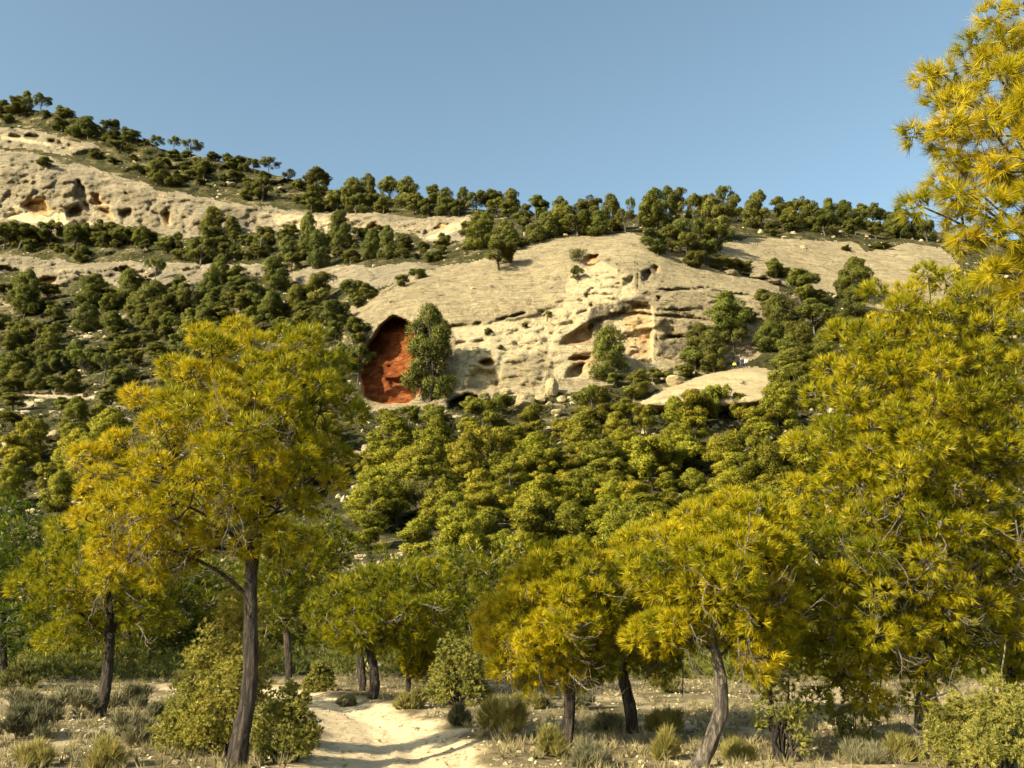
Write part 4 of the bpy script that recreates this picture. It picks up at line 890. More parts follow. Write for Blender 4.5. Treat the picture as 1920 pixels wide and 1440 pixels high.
for (cx, top, base, w, kind, col) in sorted(TREES, key=lambda t: t[0]):
    if kind in 'rc' and base - top >= 36 or (kind == 'r' and 25 < base - top and cx > 640 and base > 760):
        base = max(base, top + w * (1.05 if kind == 'r' else 1.3))
        if kind == 'r' and rt.random() < .3: kind = 'c'; w *= .9
    reg = region(cx, base); tall = base - top
    look = LOOK[kind] + ('b' if kind == 'r' and tall < 47 else '')
    key = (look, reg); i = cnt.get(key, 0); cnt[key] = i + 1
    lab = f'{LOOK[kind]} pine {reg}, {ordn(i)} from the left'
    if kind == 'c' and 760 < cx < 840 and 740 < base < 775: lab = 'big layered pine standing right in front of the red cave mouth'
    p = hit(cx, base); D = p.y; u_ = mpp(D, (top + base) / 2)
    h = (base - top) * u_ * 1.12; ww = w * u_ * {'r': 1.52, 'c': 1.5, 'o': 1.25, 'g': 1.15}[kind]
    if cx > 640 and base > 835: ww *= 1.15; h *= 1.06
    me_c, me_t = PROTO[kind][rt.integers(len(PROTO[kind]))]
    isb = kind == 'r' and tall < 47
    if isb: lab = lab.replace('small bushy pine', 'rounded pine').replace('rounded pine', 'rounded green bush')
    root = thing('bush' if isb else 'pine_tree', lab, 'bush' if isb else 'tree', p - Vector((0, 0, .04 * h)), 'bushes scattered over the hillside' if isb else 'pines scattered over the hillside')
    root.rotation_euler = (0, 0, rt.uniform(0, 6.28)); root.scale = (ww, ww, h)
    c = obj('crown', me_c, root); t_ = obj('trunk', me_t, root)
    # colour of the individual tree: lighter yellow-green young wood, darker old pines
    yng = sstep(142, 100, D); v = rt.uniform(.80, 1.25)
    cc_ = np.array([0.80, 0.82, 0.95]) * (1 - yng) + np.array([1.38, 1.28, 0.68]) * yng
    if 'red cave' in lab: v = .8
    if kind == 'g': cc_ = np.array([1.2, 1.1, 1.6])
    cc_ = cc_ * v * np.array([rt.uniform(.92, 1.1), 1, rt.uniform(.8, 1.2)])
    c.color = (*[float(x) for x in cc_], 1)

# ------------------------------------------------------------------ hillside scrub and stones
def scatter(n, seed, inrock=0.04):
    rg = np.random.default_rng(seed); out = []
    J = rg.integers(0, nrw - 3, n * 3); I = rg.integers(40, ncl - 40, n * 3)
    ro = rockany[J, I] > -1
    keep = (~ro) | (rg.random(n * 3) < inrock); J, I = J[keep], I[keep]
    dens = sstep(1230, 900, PY[J, I]) * .9 + .1; dens = np.where(fbm(P0[J, I], .06, 3, 83) > -.28, dens, .12)
    k2 = rg.random(len(J)) < dens; k2 &= ~((tr_[J, I] > -2))
    return P1[J[k2], I[k2]][:n], rg
pts, rg = scatter(9000, 81, 0.012)
pts = pts[(pts[:, 1] > 95)]
Vs, Ts = [], []
for lo in range(0, len(pts), 500):
    pp = pts[lo:lo + 500]; k = len(pp); sc = rg.uniform(.35, 1.25, k) * np.clip(pp[:, 1] / 150, .5, 1.4)
    for rep in range(8):
        d = unit(rg.normal(size=(k, 3))); d[:, 2] = np.abs(d[:, 2]); p = pp + d * sc[:, None] * np.array([.9, .9, .6]) * rg.uniform(.3, 1, k)[:, None]
        V, t = blades(p, unit(d + np.array([0, 0, .5])), 4, 0.34, .12, 1.1, rg, np.clip(.45 + .25 * vnoise(pp * .07, 9) + rg.normal(0, .1, k), 0, 1)); Vs.append(V); Ts.append(t)
obj('low_scrub', tri_mesh('low_scrub', np.concatenate(Vs), np.concatenate(Ts), [M_SCRUB]), kind='stuff', label='low dry scrub covering the open hillside', category='scrub')
ICO = None
def ico(sub=1):
    import bmesh
    bm = bmesh.new(); bmesh.ops.create_icosphere(bm, subdivisions=sub, radius=1)
    V = np.array([v.co[:] for v in bm.verts]); Fc = np.array([[v.index for v in f.verts] for f in bm.faces]); bm.free(); return V, Fc
IV, IF = ico(1); IV2, IF2 = ico(3)
def stones(pts, sizes, rg, name, m, **props):
    Vs, Fs, n = [], [], 0
    for p, s in zip(pts, sizes):
        v = IV * (1 + rg.uniform(-.3, .3, (len(IV), 1))) * rg.uniform(.6, 1.3, 3) * np.array([1, 1, .65]) * s + p
        Vs.append(v); Fs.append(IF + n); n += len(v)
    V = np.concatenate(Vs); A = np.zeros((len(V), 4)); A[:, 1] = .6; A[:, 3] = 1
    return obj(name, mesh_np(name, V, np.concatenate(Fs), {'feat': ('FLOAT_COLOR', A)}, [m], False), **props)
pts, rg = scatter(2600, 82, 0.02)
stones(pts, np.abs(rg.normal(0, .32, len(pts))) + .12, rg, 'loose_hillside_stones', M_CLIFF, kind='stuff', label='loose pale stones lying over the hillside', category='stones')
def boulder(name, label, p, s, seed, squash=(1, 1, .75), mt=None, group=None):
    rg = np.random.default_rng(seed); V = IV2.copy()
    for _ in range(9):
        n_ = unit(rg.normal(size=3)); d = V @ n_; lim = rg.uniform(.55, .8); V -= np.clip(d - lim, 0, None)[:, None] * n_ * .92
    V *= 1 + .10 * fbm(V + seed, 2.2, 3, seed)[:, None]
    V = V * np.array(squash) * s; A = np.zeros((len(V), 4)); A[:, 1] = .2; A[:, 3] = 1
    o = obj(name, mesh_np(name, V, IF2, {'feat': ('FLOAT_COLOR', A)}, [mt or M_ROCK], False), loc=p, label=label, category='boulder')
    if group: o['group'] = group
    o.rotation_euler = (0, 0, rg.uniform(0, 6))
    return o
for px, py, w, h, lab in ((1036, 724, 30, 30, 'upright angular white boulder below the middle of the dome'), (1014, 744, 22, 20, 'squarish white block leaning against the upright boulder'), (985, 752, 48, 24, 'long flat pale boulder in front of the dome foot'),
                          (1050, 748, 18, 13, 'small white stone right of the squarish block'), (1030, 756, 12, 10, 'smallest pale stone under the squarish block'), (950, 734, 18, 12, 'low white stone at the left end of the dome rubble'),
                          (1270, 712, 34, 22, 'rounded grey boulder left of the low hump'), (1222, 724, 22, 18, 'whitish rubble block among grey shrubs beside the hump'), (1046, 772, 24, 12, 'pale broken block lowest in the dome rubble'),
                          (1370, 510, 26, 9, 'flat white rock plate in the gully above the dome'), (1420, 516, 30, 11, 'second flat rock plate further right in the gully'), (1450, 527, 26, 9, 'stacked thin rock plates at the gully end'),
                          (688, 842, 18, 18, 'white stone showing between pines left of the wood'), (738, 910, 14, 14, 'small pale stone beside the thin grey pine'), (100, 815, 24, 18, 'pale rock below the track at the left edge'), (20, 835, 30, 22, 'jagged pale rock at the left edge below the track'),
                          (140, 520, 14, 12, 'white block on the left slope under the broken ledge'), (372, 555, 12, 34, 'narrow upright pale rock on the left slope'), (208, 590, 18, 8, 'small pale outcrop among pines on the left slope'),
                          (250, 582, 12, 9, 'tiny white block right of the small pale outcrop'), (150, 640, 34, 12, 'low pale outcrop in the pines above the track'), (435, 345, 18, 8, 'white block in the scrub above the long cliff'), (530, 352, 16, 8, 'pale block on the ridge right of the lone umbrella pine')):
    p = hit(px, py + h / 2); u_ = mpp(p.y, py); o = boulder('boulder', lab, p + Vector((0, -.2, h * u_ * .42)), 1.0, int(px * 7 + py), (w * u_ * .6, w * u_ * .45, h * u_ * .6), M_SMOOTH if py > 700 else M_CLIFF, 'pale boulders on the hillside')
    o.rotation_euler = (0, 0, 0)

# ------------------------------------------------------------------ people on the low hump
def simple_mat(name, c, rough=0.8):
    m, n, l, b = mat(name); tc = n.new('ShaderNodeTexCoord'); t = noise(n, l, tc.outputs['Object'], 14, 3)
    l.new(mixc(n, l, t.outputs[0], tuple(x * .85 for x in c), tuple(min(1, x * 1.12) for x in c)), b.inputs['Base Color']); b.inputs['Roughness'].default_value = rough; return m
def skin_mesh(name, verts, edges, rads, m, root_i=0, sub=2):
    me = bpy.data.meshes.new(name); me.from_pydata(verts, edges, []); o = bpy.data.objects.new(name, me); COL.objects.link(o)
    md = o.modifiers.new('s', 'SKIN'); sv = me.skin_vertices[0].data
    for i, r in enumerate(rads): sv[i].radius = r if isinstance(r, tuple) else (r, r)
    sv[root_i].use_root = True
    ms = o.modifiers.new('u', 'SUBSURF'); ms.levels = sub
    dg = bpy.context.evaluated_depsgraph_get(); me2 = bpy.data.meshes.new_from_object(o.evaluated_get(dg)); bpy.data.objects.remove(o)
    me2.materials.clear(); me2.materials.append(m)
    for p in me2.polygons: p.use_smooth = True
    return me2
M_SKIN = simple_mat('skin', (.45, .27, .18)); M_HAIR = simple_mat('dark_hair', (.03, .022, .016))
def person(label, px, py, face, jacket, trousers, sit=False, hat=None, seed=1, size=1.72, armup=0.0):
    k = size / 1.72; hip = .92 if not sit else .48
    p = hit(px, py)
    root = thing('person', label, 'person', p, 'walkers resting on the rock hump'); root.rotation_euler = (0, 0, face)
    sh = hip + .50; nk = hip + .58; hd = hip + .72
    J = dict(pel=(0, 0, hip), wst=(0, .01, hip + .2), chs=(0, .02, hip + .38), nck=(0, .01, nk), head=(0, -.01, hd), top=(0, -.01, hd + .12),
             sl=(.19, .01, sh - .03), el=(.25, .02, sh - .32), wl=(.22, -.12, sh - .55 + armup), hl=(.21, -.17, sh - .61 + armup),
             sr=(-.19, .01, sh - .03), er=(-.25, .02, sh - .32), wr=(-.2, -.14, sh - .5), hr=(-.18, -.2, sh - .55))
    if sit: J.update(hpl=(.1, 0, hip), kl=(.13, -.44, hip + .06), al=(.13, -.5, .09), tl=(.13, -.66, .04), hpr=(-.1, 0, hip), kr=(-.13, -.44, hip + .06), ar=(-.13, -.5, .09), tr=(-.13, -.66, .04))
    else: J.update(hpl=(.1, 0, hip - .06), kl=(.12, -.03, .5), al=(.13, .02, .09), tl=(.14, -.15, .04), hpr=(-.1, 0, hip - .06), kr=(-.12, .0, .5), ar=(-.14, .05, .09), tr=(-.15, -.12, .04))
    rad = dict(pel=(.15, .12), wst=(.14, .10), chs=(.17, .115), nck=.058, head=(.085, .10), top=(.06, .07), sl=.07, el=.048, wl=.034, hl=.04, sr=.07, er=.048, wr=.034, hr=.04, hpl=.095, kl=.062, al=.045, tl=.045, hpr=.095, kr=.062, ar=.045, tr=.045)
    E = [('pel', 'wst'), ('wst', 'chs'), ('chs', 'nck'), ('nck', 'head'), ('head', 'top'), ('chs', 'sl'), ('sl', 'el'), ('el', 'wl'), ('wl', 'hl'), ('chs', 'sr'), ('sr', 'er'), ('er', 'wr'), ('wr', 'hr'), ('pel', 'hpl'), ('hpl', 'kl'), ('kl', 'al'), ('al', 'tl'), ('pel', 'hpr'), ('hpr', 'kr'), ('kr', 'ar'), ('ar', 'tr')]
    def part(nm, names, grow, m, sub=2):
        ns = list(names); ix = {a: i for i, a in enumerate(ns)}; es = [(ix[a], ix[b]) for a, b in E if a in ix and b in ix]
        rr = [tuple(x * k + grow for x in (rad[a] if isinstance(rad[a], tuple) else (rad[a],) * 2)) for a in ns]
        return obj(nm, skin_mesh(nm, [tuple(c * k for c in J[a]) for a in ns], es, rr, m, 0, sub), root)
    part('body', J.keys(), 0, M_SKIN)
    part('jacket', ['chs', 'wst', 'pel', 'sl', 'el', 'wl', 'sr', 'er', 'wr'], .022, jacket)
    part('trousers', ['pel', 'hpl', 'kl', 'al', 'hpr', 'kr', 'ar'], .017, trousers)
    V = IV2 * np.array([.098, .112, .10]) * k + np.array([0, .02, hd + .05]) * k
    keep = V[IF2].mean(1); f = IF2[(keep[:, 1] > -.02) | (keep[:, 2] > (hd + .09) * k)]
    obj('hat' if hat else 'hair', mesh_np('hair', V, f, None, [hat or M_HAIR], True), root)
    V = IV * .018 * k + np.array([0, -.118, hd + .01]) * k; obj('nose', mesh_np('nose', V, IF, None, [M_SKIN], True), root)
    for s_ in (-1, 1):
        V = IV * .012 * k + np.array([s_ * .034, -.098, hd + .04]) * k; obj('eye', mesh_np('eye', V, IF, None, [M_HAIR], True), root)
        V = IV * np.array([.012, .02, .03]) * k + np.array([s_ * .09, .01, hd + .02]) * k; obj('ear', mesh_np('ear', V, IF, None, [M_SKIN], True), root)
    return root
M_YEL = simple_mat('yellow_top', (.80, .75, .05)); M_NAVY = simple_mat('navy_jacket', (.03, .035, .12)); M_WHT = simple_mat('white_jacket', (.80, .78, .72))
M_DRK = simple_mat('dark_trousers', (.03, .03, .035)); M_CAP = simple_mat('pale_cap', (.7, .68, .62))
# ------------------------------------------------------------------ objects standing near
person('person sitting in a yellow top, leftmost of the three on the hump', 1378, 692, R(150), M_YEL, M_DRK, sit=True, seed=1, armup=.1)
person('person in a navy jacket and pale cap between the yellow and white ones', 1390, 692, R(20), M_NAVY, M_DRK, sit=False, hat=M_CAP, seed=2)
person('person in a white jacket, rightmost of the three on the hump', 1400, 692, R(195), M_WHT, M_DRK, sit=False, seed=3)

A_CROWN = [(232, 742), (250, 702), (300, 676), (345, 662), (352, 618), (385, 588), (432, 574), (480, 592), (520, 604), (560, 596), (625, 615), (668, 660), (700, 730), (690, 790), (650, 810), (668, 880), (640, 930), (600, 960), (610, 1010), (560, 1060), (500, 1060), (430, 1040), (380, 1060), (330, 1100), (270, 1120), (235, 1158), (195, 1135), (160, 1060), (138, 980), (126, 900), (140, 840), (190, 815), (250, 800), (215, 775)]
near_pine('large golden-green pine in front at left, its whole trunk in view', 10.5, [(436, 1460, .125), (446, 1380, .102), (458, 1320, .094), (468, 1250, .086), (471, 1160, .080), (469, 1080, .076), (478, 1010, .085), (485, 940, .07), (478, 860, .055), (470, 780, .04), (462, 690, .022)],
          A_CROWN, lobes=(134, 30, 54), tufts=42, nn=26, nlen=.115, gold=.60, shade_side=2.0, dead=46, seed=11, limbs=11, thick=1.0)
near_pine('smaller pine leaning right, behind and left of the large one', 16.5, [(180, 1345, .11), (195, 1290, .10), (203, 1220, .09), (205, 1150, .08), (195, 1080, .06), (190, 1020, .03)],
          [(20, 1080), (60, 1040), (70, 990), (120, 960), (200, 950), (280, 1000), (340, 1060), (350, 1130), (330, 1190), (260, 1200), (200, 1180), (150, 1250), (90, 1245), (60, 1180), (25, 1130)], lobes=(60, 26, 44), tufts=34, nn=20, nlen=.15, gold=.42, dead=8, seed=12, group='pines standing along the track')
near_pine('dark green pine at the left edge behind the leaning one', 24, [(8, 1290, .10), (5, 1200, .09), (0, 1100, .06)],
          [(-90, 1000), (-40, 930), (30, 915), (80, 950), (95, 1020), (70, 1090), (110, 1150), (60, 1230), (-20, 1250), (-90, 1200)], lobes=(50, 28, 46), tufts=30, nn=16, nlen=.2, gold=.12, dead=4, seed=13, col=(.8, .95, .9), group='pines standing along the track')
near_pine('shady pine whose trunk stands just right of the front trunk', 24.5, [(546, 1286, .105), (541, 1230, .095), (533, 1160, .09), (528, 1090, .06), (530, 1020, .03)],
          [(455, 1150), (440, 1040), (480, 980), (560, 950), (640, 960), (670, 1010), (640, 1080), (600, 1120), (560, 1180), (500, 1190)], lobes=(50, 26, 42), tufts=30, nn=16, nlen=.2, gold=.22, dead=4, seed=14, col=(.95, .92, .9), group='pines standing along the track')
near_pine('broad low pine on two close crooked trunks beside the track', 19.4, [(690, 1316, .10), (703, 1290, .105), (700, 1250, .10), (690, 1210, .09), (690, 1150, .06), (700, 1090, .03)],
          [(560, 1170), (575, 1120), (630, 1080), (700, 1058), (760, 1040), (830, 1050), (870, 1090), (880, 1150), (850, 1200), (800, 1210), (740, 1230), (680, 1232), (620, 1225), (575, 1200)], lobes=(60, 26, 44), tufts=36, nn=20, nlen=.17, gold=.38, dead=10, seed=15, group='pines standing along the track')
near_pine('straight short pine behind the crooked trunks, mostly shaded', 22, [(680, 1296, .11), (678, 1250, .10), (676, 1200, .07), (678, 1140, .04)],
          [(600, 1160), (640, 1090), (720, 1080), (780, 1130), (760, 1190), (680, 1215), (620, 1210)], lobes=(26, 24, 36), tufts=24, nn=14, nlen=.19, gold=.2, dead=3, seed=16, group='pines standing along the track')
near_pine('small round pine between the crooked trunks and the grey bush', 21.5, [(766, 1302, .07), (765, 1270, .065), (768, 1230, .05), (775, 1190, .025)],
          [(745, 1245), (752, 1205), (790, 1172), (840, 1180), (870, 1230), (850, 1270), (790, 1275), (755, 1268)], lobes=(26, 20, 30), tufts=26, nn=16, nlen=.18, gold=.50, dead=4, seed=17, group='pines standing along the track')
near_pine('golden pine with a straight furrowed trunk right of the track', 12.1, [(1060, 1412, .105), (1066, 1370, .085), (1070, 1310, .08), (1072, 1250, .075), (1075, 1170, .06), (1070, 1100, .04), (1065, 1060, .02)],
          [(888, 1170), (920, 1110), (960, 1060), (1010, 1020), (1080, 1010), (1140, 1040), (1185, 1090), (1190, 1150), (1175, 1210), (1150, 1280), (1080, 1300), (1020, 1290), (960, 1300), (920, 1260), (895, 1215)], lobes=(120, 26, 44), tufts=38, nn=24, nlen=.12, gold=.60, shade_side=1.4, dead=26, cones=2, seed=18, group='pines standing along the track')
near_pine('pine with a dark leaning trunk just right of the furrowed one', 14.1, [(1186, 1374, .10), (1180, 1330, .095), (1170, 1280, .09), (1160, 1230, .07), (1165, 1150, .05), (1180, 1080, .03)],
          [(1110, 1110), (1130, 1030), (1180, 985), (1260, 960), (1330, 1000), (1330, 1100), (1320, 1200), (1260, 1270), (1190, 1280), (1140, 1250), (1160, 1180)], lobes=(95, 28, 46), tufts=34, nn=20, nlen=.135, gold=.55, dead=14, cones=1, seed=19, group='pines standing along the track')
near_pine('pine with a pale bare curved trunk leaning left at its foot', 10.9, [(1300, 1442, .10), (1335, 1385, .09), (1350, 1330, .088), (1350, 1275, .078), (1340, 1225, .06), (1330, 1180, .045), (1330, 1100, .03), (1340, 1020, .02)],
          [(1160, 1060), (1200, 990), (1270, 950), (1340, 915), (1420, 920), (1490, 960), (1520, 1050), (1510, 1160), (1480, 1250), (1420, 1290), (1350, 1200), (1280, 1230), (1200, 1240), (1160, 1190), (1200, 1130)], lobes=(150, 28, 50), tufts=38, nn=24, nlen=.118, gold=.60, dead=44, cones=4, seed=20, bark=M_BARKPALE, group='pines standing along the track', limbs=10)
J_CROWN = [(1470, 860), (1490, 790), (1520, 700), (1530, 630), (1600, 560), (1640, 510), (1700, 500), (1760, 480), (1830, 500), (1900, 560), (1960, 640), (1985, 800), (1985, 1000), (1975, 1180), (1960, 1260), (1880, 1240), (1800, 1270), (1740, 1330), (1660, 1350), (1560, 1330), (1500, 1340), (1480, 1260), (1440, 1180), (1400, 1080), (1440, 980), (1480, 930)]
near_pine('huge dense golden pine filling the right side of the picture', 11.8, [(1735, 1418, .13), (1733, 1360, .12), (1735, 1290, .115), (1738, 1200, .105), (1745, 1100, .10), (1750, 960, .085), (1745, 820, .07), (1735, 700, .05), (1725, 600, .03)],
          J_CROWN, lobes=(300, 32, 56), tufts=42, nn=25, nlen=.12, gold=.52, dead=110, cones=9, seed=21, bark=M_BARKPALE, limbs=18, thick=.75)
near_pine('nearest pine, long-needled boughs reaching in from the top right', 6.2, [(2250, 1750, .12), (2240, 1300, .11), (2200, 900, .09), (2150, 600, .075), (2100, 300, .05), (2060, 60, .02)],
          [(1655, 255), (1690, 200), (1715, 110), (1790, 80), (1800, 20), (1880, -10), (1990, -120), (2060, -160), (2180, 100), (2220, 400), (2200, 600), (2080, 650), (1960, 610), (1850, 560), (1800, 500), (1760, 450), (1700, 410), (1690, 375), (1740, 330), (1700, 300)], lobes=(155, 34, 60), tufts=20, nn=34, nlen=.125, gold=.70, dead=26, seed=22, limbs=16, thick=.55, bark=M_BARKPALE, up=.1)
near_pine('lower pine tucked behind the huge one at the right edge', 15.5, [(1900, 1345, .10), (1898, 1280, .09), (1895, 1200, .07), (1900, 1100, .04)],
          [(1790, 1230), (1800, 1150), (1860, 1080), (1960, 1080), (2040, 1160), (2020, 1270), (1940, 1310), (1850, 1290)], lobes=(44, 28, 46), tufts=32, nn=20, nlen=.15, gold=.45, dead=12, seed=23, group='pines standing along the track')
# darker pines standing behind the first row
k_ = 0
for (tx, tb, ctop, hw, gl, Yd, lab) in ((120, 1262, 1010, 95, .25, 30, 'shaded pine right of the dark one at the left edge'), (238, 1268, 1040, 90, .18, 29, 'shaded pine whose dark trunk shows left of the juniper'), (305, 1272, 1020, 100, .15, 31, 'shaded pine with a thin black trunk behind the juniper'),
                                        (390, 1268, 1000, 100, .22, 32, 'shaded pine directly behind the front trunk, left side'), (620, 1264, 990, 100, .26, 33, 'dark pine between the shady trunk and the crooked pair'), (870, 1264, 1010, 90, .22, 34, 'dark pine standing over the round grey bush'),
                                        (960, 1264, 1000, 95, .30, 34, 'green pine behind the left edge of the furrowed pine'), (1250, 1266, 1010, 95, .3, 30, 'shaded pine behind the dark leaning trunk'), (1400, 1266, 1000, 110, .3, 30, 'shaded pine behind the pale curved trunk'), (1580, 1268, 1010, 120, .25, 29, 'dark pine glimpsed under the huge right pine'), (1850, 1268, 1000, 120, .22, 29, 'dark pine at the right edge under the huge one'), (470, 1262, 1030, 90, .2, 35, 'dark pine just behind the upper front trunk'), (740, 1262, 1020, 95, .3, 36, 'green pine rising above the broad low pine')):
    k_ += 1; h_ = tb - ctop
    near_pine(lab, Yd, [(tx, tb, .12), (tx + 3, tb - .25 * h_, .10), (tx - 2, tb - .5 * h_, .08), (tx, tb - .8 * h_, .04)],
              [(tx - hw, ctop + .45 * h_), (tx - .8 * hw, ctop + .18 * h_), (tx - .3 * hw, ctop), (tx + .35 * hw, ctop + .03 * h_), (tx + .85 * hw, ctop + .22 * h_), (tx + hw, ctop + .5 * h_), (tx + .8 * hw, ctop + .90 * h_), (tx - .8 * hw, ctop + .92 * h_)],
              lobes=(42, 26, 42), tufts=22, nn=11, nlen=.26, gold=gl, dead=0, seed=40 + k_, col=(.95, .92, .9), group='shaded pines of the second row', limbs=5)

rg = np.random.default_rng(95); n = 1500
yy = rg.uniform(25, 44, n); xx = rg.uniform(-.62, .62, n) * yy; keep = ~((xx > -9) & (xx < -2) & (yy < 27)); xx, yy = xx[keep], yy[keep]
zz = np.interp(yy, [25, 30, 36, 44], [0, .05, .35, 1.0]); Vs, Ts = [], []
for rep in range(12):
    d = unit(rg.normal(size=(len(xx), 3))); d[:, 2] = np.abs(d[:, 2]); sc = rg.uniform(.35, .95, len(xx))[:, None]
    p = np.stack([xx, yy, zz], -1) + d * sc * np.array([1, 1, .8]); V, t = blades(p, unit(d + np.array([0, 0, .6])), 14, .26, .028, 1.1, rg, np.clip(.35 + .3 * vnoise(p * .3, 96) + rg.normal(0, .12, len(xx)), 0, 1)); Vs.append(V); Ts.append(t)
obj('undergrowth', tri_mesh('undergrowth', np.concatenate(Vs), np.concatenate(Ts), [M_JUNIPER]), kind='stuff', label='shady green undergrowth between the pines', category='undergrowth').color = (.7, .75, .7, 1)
# ------------------------------------------------------------------ bushes near the track
bush('juniper_bush', 'tall yellow-green juniper behind the front pine trunk', 'bush', 415, 1425, 200, 285, Yd=11.6, leafl=0.050, leafw=0.0120, n=6500, puffs=72, puff_r=.16, stems=12, seed=1, col=(1.2, 1.15, 1), tint=.62, nn=12, upright=.8)
bush('juniper_bush', 'low left lobe of juniper beside the front trunk', 'bush', 335, 1405, 110, 120, Yd=11.7, leafl=0.045, leafw=0.0112, n=2100, puffs=28, puff_r=.2, stems=6, seed=2, tint=.6, nn=12, upright=.7)
bush('juniper_bush', 'spreading olive juniper right of the front trunk, by the track', 'bush', 535, 1440, 140, 140, Yd=10.9, leafl=0.045, leafw=0.0112, n=3000, puffs=44, puff_r=.17, stems=14, seed=3, tint=.45, nn=12, upright=.5)
bush('juniper_bush', 'round grey-green bush between the crooked pines and the furrowed one', 'bush', 860, 1322, 130, 128, leafl=0.090, leafw=0.0225, n=2400, puffs=44, puff_r=.18, stems=14, seed=4, tint=.55, nn=10)
bush('juniper_bush', 'small pointed bush in front of the shady trunk', 'bush', 596, 1296, 66, 52, leafl=0.090, leafw=0.0225, n=1080, puffs=20, stems=4, seed=5, tint=.4, nn=10, upright=.9)
bush('juniper_bush', 'grey-green bush in the bottom right corner', 'bush', 1890, 1450, 150, 170, Yd=10.4, leafl=0.054, leafw=0.0120, n=3300, puffs=41, puff_r=.18, stems=10, seed=6, tint=.6, nn=12)
bush('juniper_bush', 'loose pale bush left of the corner bush', 'bush', 1800, 1440, 130, 120, Yd=11.0, leafl=0.054, leafw=0.0120, n=2100, puffs=31, puff_r=.2, stems=10, seed=7, tint=.55, nn=12)
bush('thin_shrub', 'open twiggy shrub between the pale curved trunk and the huge pine', 'shrub', 1470, 1432, 150, 190, Yd=11.2, leafl=.06, leafw=.015, n=600, puffs=30, puff_r=.16, stems=16, seed=8, tint=.45, nn=10)
bush('thin_shrub', 'second open twiggy shrub under the huge pine', 'shrub', 1600, 1412, 120, 130, Yd=12.2, leafl=.06, leafw=.015, n=420, puffs=20, puff_r=.18, stems=12, seed=9, tint=.4, nn=10)
for i, (x, yb, w, h, lab, t) in enumerate(((770, 1332, 70, 32, 'low green cushion shrub at the track edge under the small pine', .5), (945, 1385, 120, 66, 'wide tussock of upright yellow-green stems right of the track', .75), (860, 1368, 40, 30, 'dark little cushion shrub at the bend of the track', .0),
                                          (1035, 1428, 50, 50, 'upright green tussock left of the furrowed trunk', .55), (245, 1398, 120, 60, 'pale grey-green shrub behind the juniper, left', .7), (60, 1385, 150, 55, 'dark grey shrub in shadow at the left edge', .05), (130, 1345, 110, 60, 'grey shrub left of the leaning trunk', .6),
                                          (40, 1350, 90, 55, 'pale shrub in the far left corner of the clearing', .65), (240, 1330, 100, 45, 'pale shrub right of the leaning trunk', .7), (300, 1345, 60, 30, 'small grey shrub between the pale one and the juniper', .5), (1110, 1440, 90, 40, 'dry brown shrub at the bottom right of the furrowed trunk', .45),
                                          (1140, 1372, 60, 34, 'low grey shrub between the furrowed and leaning trunks', .6), (1250, 1425, 50, 44, 'green tussock left of the curved trunk foot', .6), (1250, 1370, 80, 44, 'tall dry tussock behind the curved trunk', .7), (990, 1330, 90, 34, 'grey shrub behind the wide tussock', .6), (1090, 1330, 80, 30, 'grey shrub behind the furrowed trunk', .55),
                                          (1620, 1430, 110, 40, 'grey low shrub under the huge pine', .55), (650, 1318, 40, 20, 'tiny shrub left of the crooked trunks', .5), (800, 1315, 50, 20, 'small dry shrub behind the green cushion', .6), (60, 1438, 90, 34, 'dry tussock in the bottom left corner', .8), (200, 1440, 80, 44, 'straw tussock in front of the pale shrub', .8), (1380, 1425, 90, 30, 'dry tussock right of the curved trunk', .6),
                                          (30, 1290, 110, 50, 'bushy green shrub at the left edge under the dark pine', .15), (350, 1290, 60, 40, 'green shrub behind the juniper top', .3), (1010, 1290, 100, 30, 'low shrub in the shade behind the furrowed pine', .25), (1240, 1300, 90, 40, 'low green shrub behind the leaning trunk', .35), (1690, 1425, 70, 36, 'grey tussock left of the huge pine trunk', .6))):
    green = 'green' in lab or 'tussock' in lab
    bush('shrub', lab, 'shrub', x, yb, w, h, m=M_JUNIPER if green and 'grey-green' not in lab else M_GREY, leafl=.16 if h > 28 else .1, leafw=.0009 * gY(yb), n=330, puffs=16, puff_r=.22, stems=0, seed=30 + i, tint=t, nn=12, upright=1.6, spread=.6, group='low shrubs on the clearing', col=(.9, .85, 1.1) if green else (1, 1, 1))

# ------------------------------------------------------------------ grass, pebbles and stones on the ground
rg = np.random.default_rng(90)
n = 9500
yy = 7 + 24 * rg.random(n) ** 1.3; xx = rg.uniform(-1, 1, n) * (yy * .62 + 1)
zz, dd = zground(xx, yy)
nz = fbm(np.stack([xx, yy, 0 * xx], -1), .5, 3, 75)
keep = (dd < -0.15) & (nz > -0.30); xx, yy, zz = xx[keep], yy[keep], zz[keep]
Pg = np.stack([xx, yy, zz], -1); Vs, Ts = [], []
V, t = blades(Pg + rg.normal(0, .02, Pg.shape) * [1, 1, 0], unit(np.stack([rg.normal(0, .25, len(xx)), rg.normal(0, .25, len(xx)), np.ones(len(xx))], -1)), 16, .17, .010, .75, rg, np.clip(.5 + nz[keep] * .6 + rg.normal(0, .12, len(xx)), 0, 1), .6, .0)
obj('dry_grass', tri_mesh('dry_grass', V, t, [M_STRAW]), kind='stuff', label='dry straw-coloured grass tufts on the clearing', category='grass')
n = 3600; yy = 8 + 18 * rg.random(n) ** 1.2; xx = rg.uniform(-1, 1, n) * (yy * .62 + 1); zz, dd = zground(xx, yy)
keep = (dd < .0) | (rg.random(n) < .3); Pp = np.stack([xx, yy, zz + .004], -1)[keep]; stones(Pp, np.abs(rg.normal(0, .022, len(Pp))) + .010, rg, 'pebbles', M_SMOOTH, kind='stuff', label='pale pebbles strewn over the sandy ground', category='pebbles')
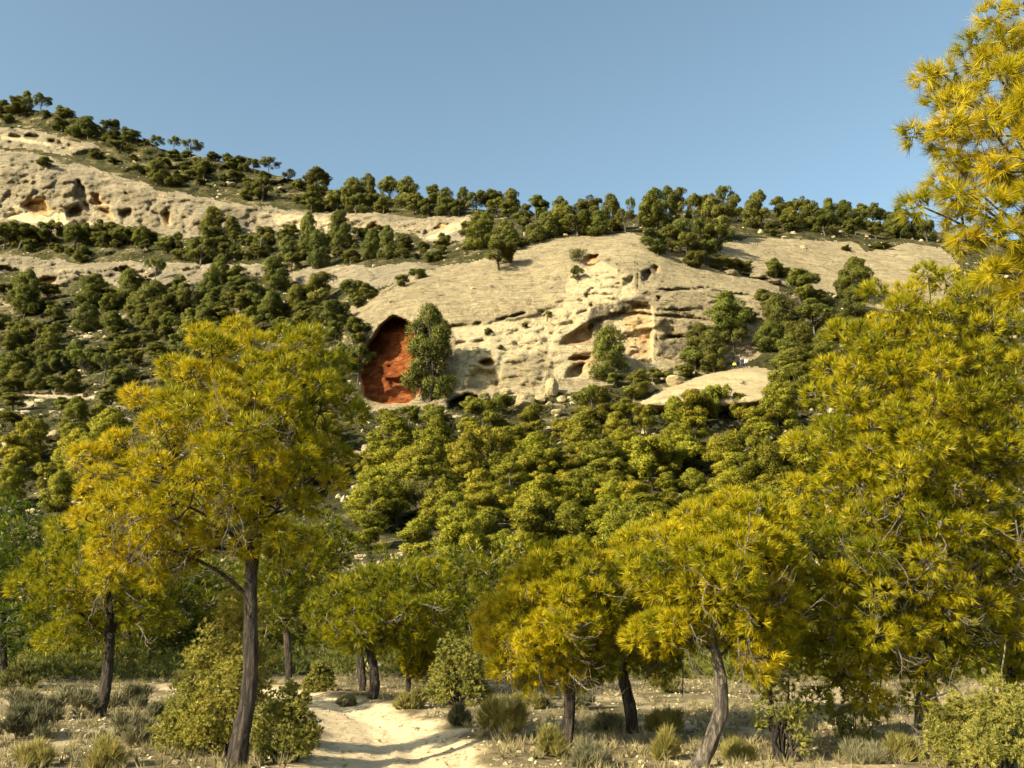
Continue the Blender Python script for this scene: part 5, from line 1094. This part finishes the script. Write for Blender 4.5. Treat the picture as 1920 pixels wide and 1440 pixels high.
n = 2600; yy = 8 + 16 * rg.random(n) ** 1.2; xx = rg.uniform(-1, .6, n) * (yy * .5 + 1); zz, dd = zground(xx, yy)
keep = (dd > -.5) & ((dd < .45) | (rg.random(n) < .35)); Pl = np.stack([xx, yy, zz + .006], -1)[keep]
V, t = blades(Pl, unit(np.stack([rg.normal(size=len(Pl)), rg.normal(size=len(Pl)), rg.uniform(0, .12, len(Pl))], -1)), 5, .10, .007, .9, rg, rg.uniform(0, .7, len(Pl)), .5, .2)
V[:, 2] = np.maximum(V[:, 2], zground(V[:, 0], V[:, 1])[0] + .003)
obj('needle_litter', tri_mesh('needle_litter', V, t, [M_STRAW]), kind='stuff', label='fallen dry needles along the edges of the sandy track', category='litter')
for i, (x, y, w, lab) in enumerate(((755, 1322, 14, 'white stone on the bank above the track bend'), (985, 1350, 16, 'pale stone behind the wide tussock'), (105, 1318, 18, 'pale stone at the left in front of grey shrubs'), (40, 1415, 22, 'sandy stone in the bottom left corner'), (120, 1425, 26, 'broad sandy stone left of the straw tussock'),
                                    (330, 1435, 20, 'stone under the low juniper lobe'), (1000, 1415, 16, 'stone between the track and the green tussock'), (950, 1425, 14, 'small stone at the right edge of the track'), (1455, 1418, 12, 'bright pebble-sized stone under the twiggy shrub'), (1190, 1400, 14, 'stone just below the leaning trunk'), (890, 1372, 12, 'stone right of the dark cushion shrub'),
                                    (290, 1340, 14, 'stone on the clearing between grey shrubs'), (165, 1382, 18, 'stone beneath the leaning trunk'), (650, 1338, 10, 'stone on the left rim of the track'), (1605, 1418, 14, 'bright stone under the huge pine'))):
    gx, gy = gp(x, y); k = mpp(gy, y); boulder('stone', lab, Vector((gx, gy, gz(gx, gy) + w * k * .12)), 1.0, 500 + i, (w * k * .5, w * k * .4, w * k * .33), M_SMOOTH, 'stones on the clearing')['category'] = 'stone'
tot = sum(len(o.data.polygons) for o in bpy.data.objects if o.type == 'MESH' and o.data.users == 1)
print('tris approx', sum(len(m.polygons) for m in bpy.data.meshes))
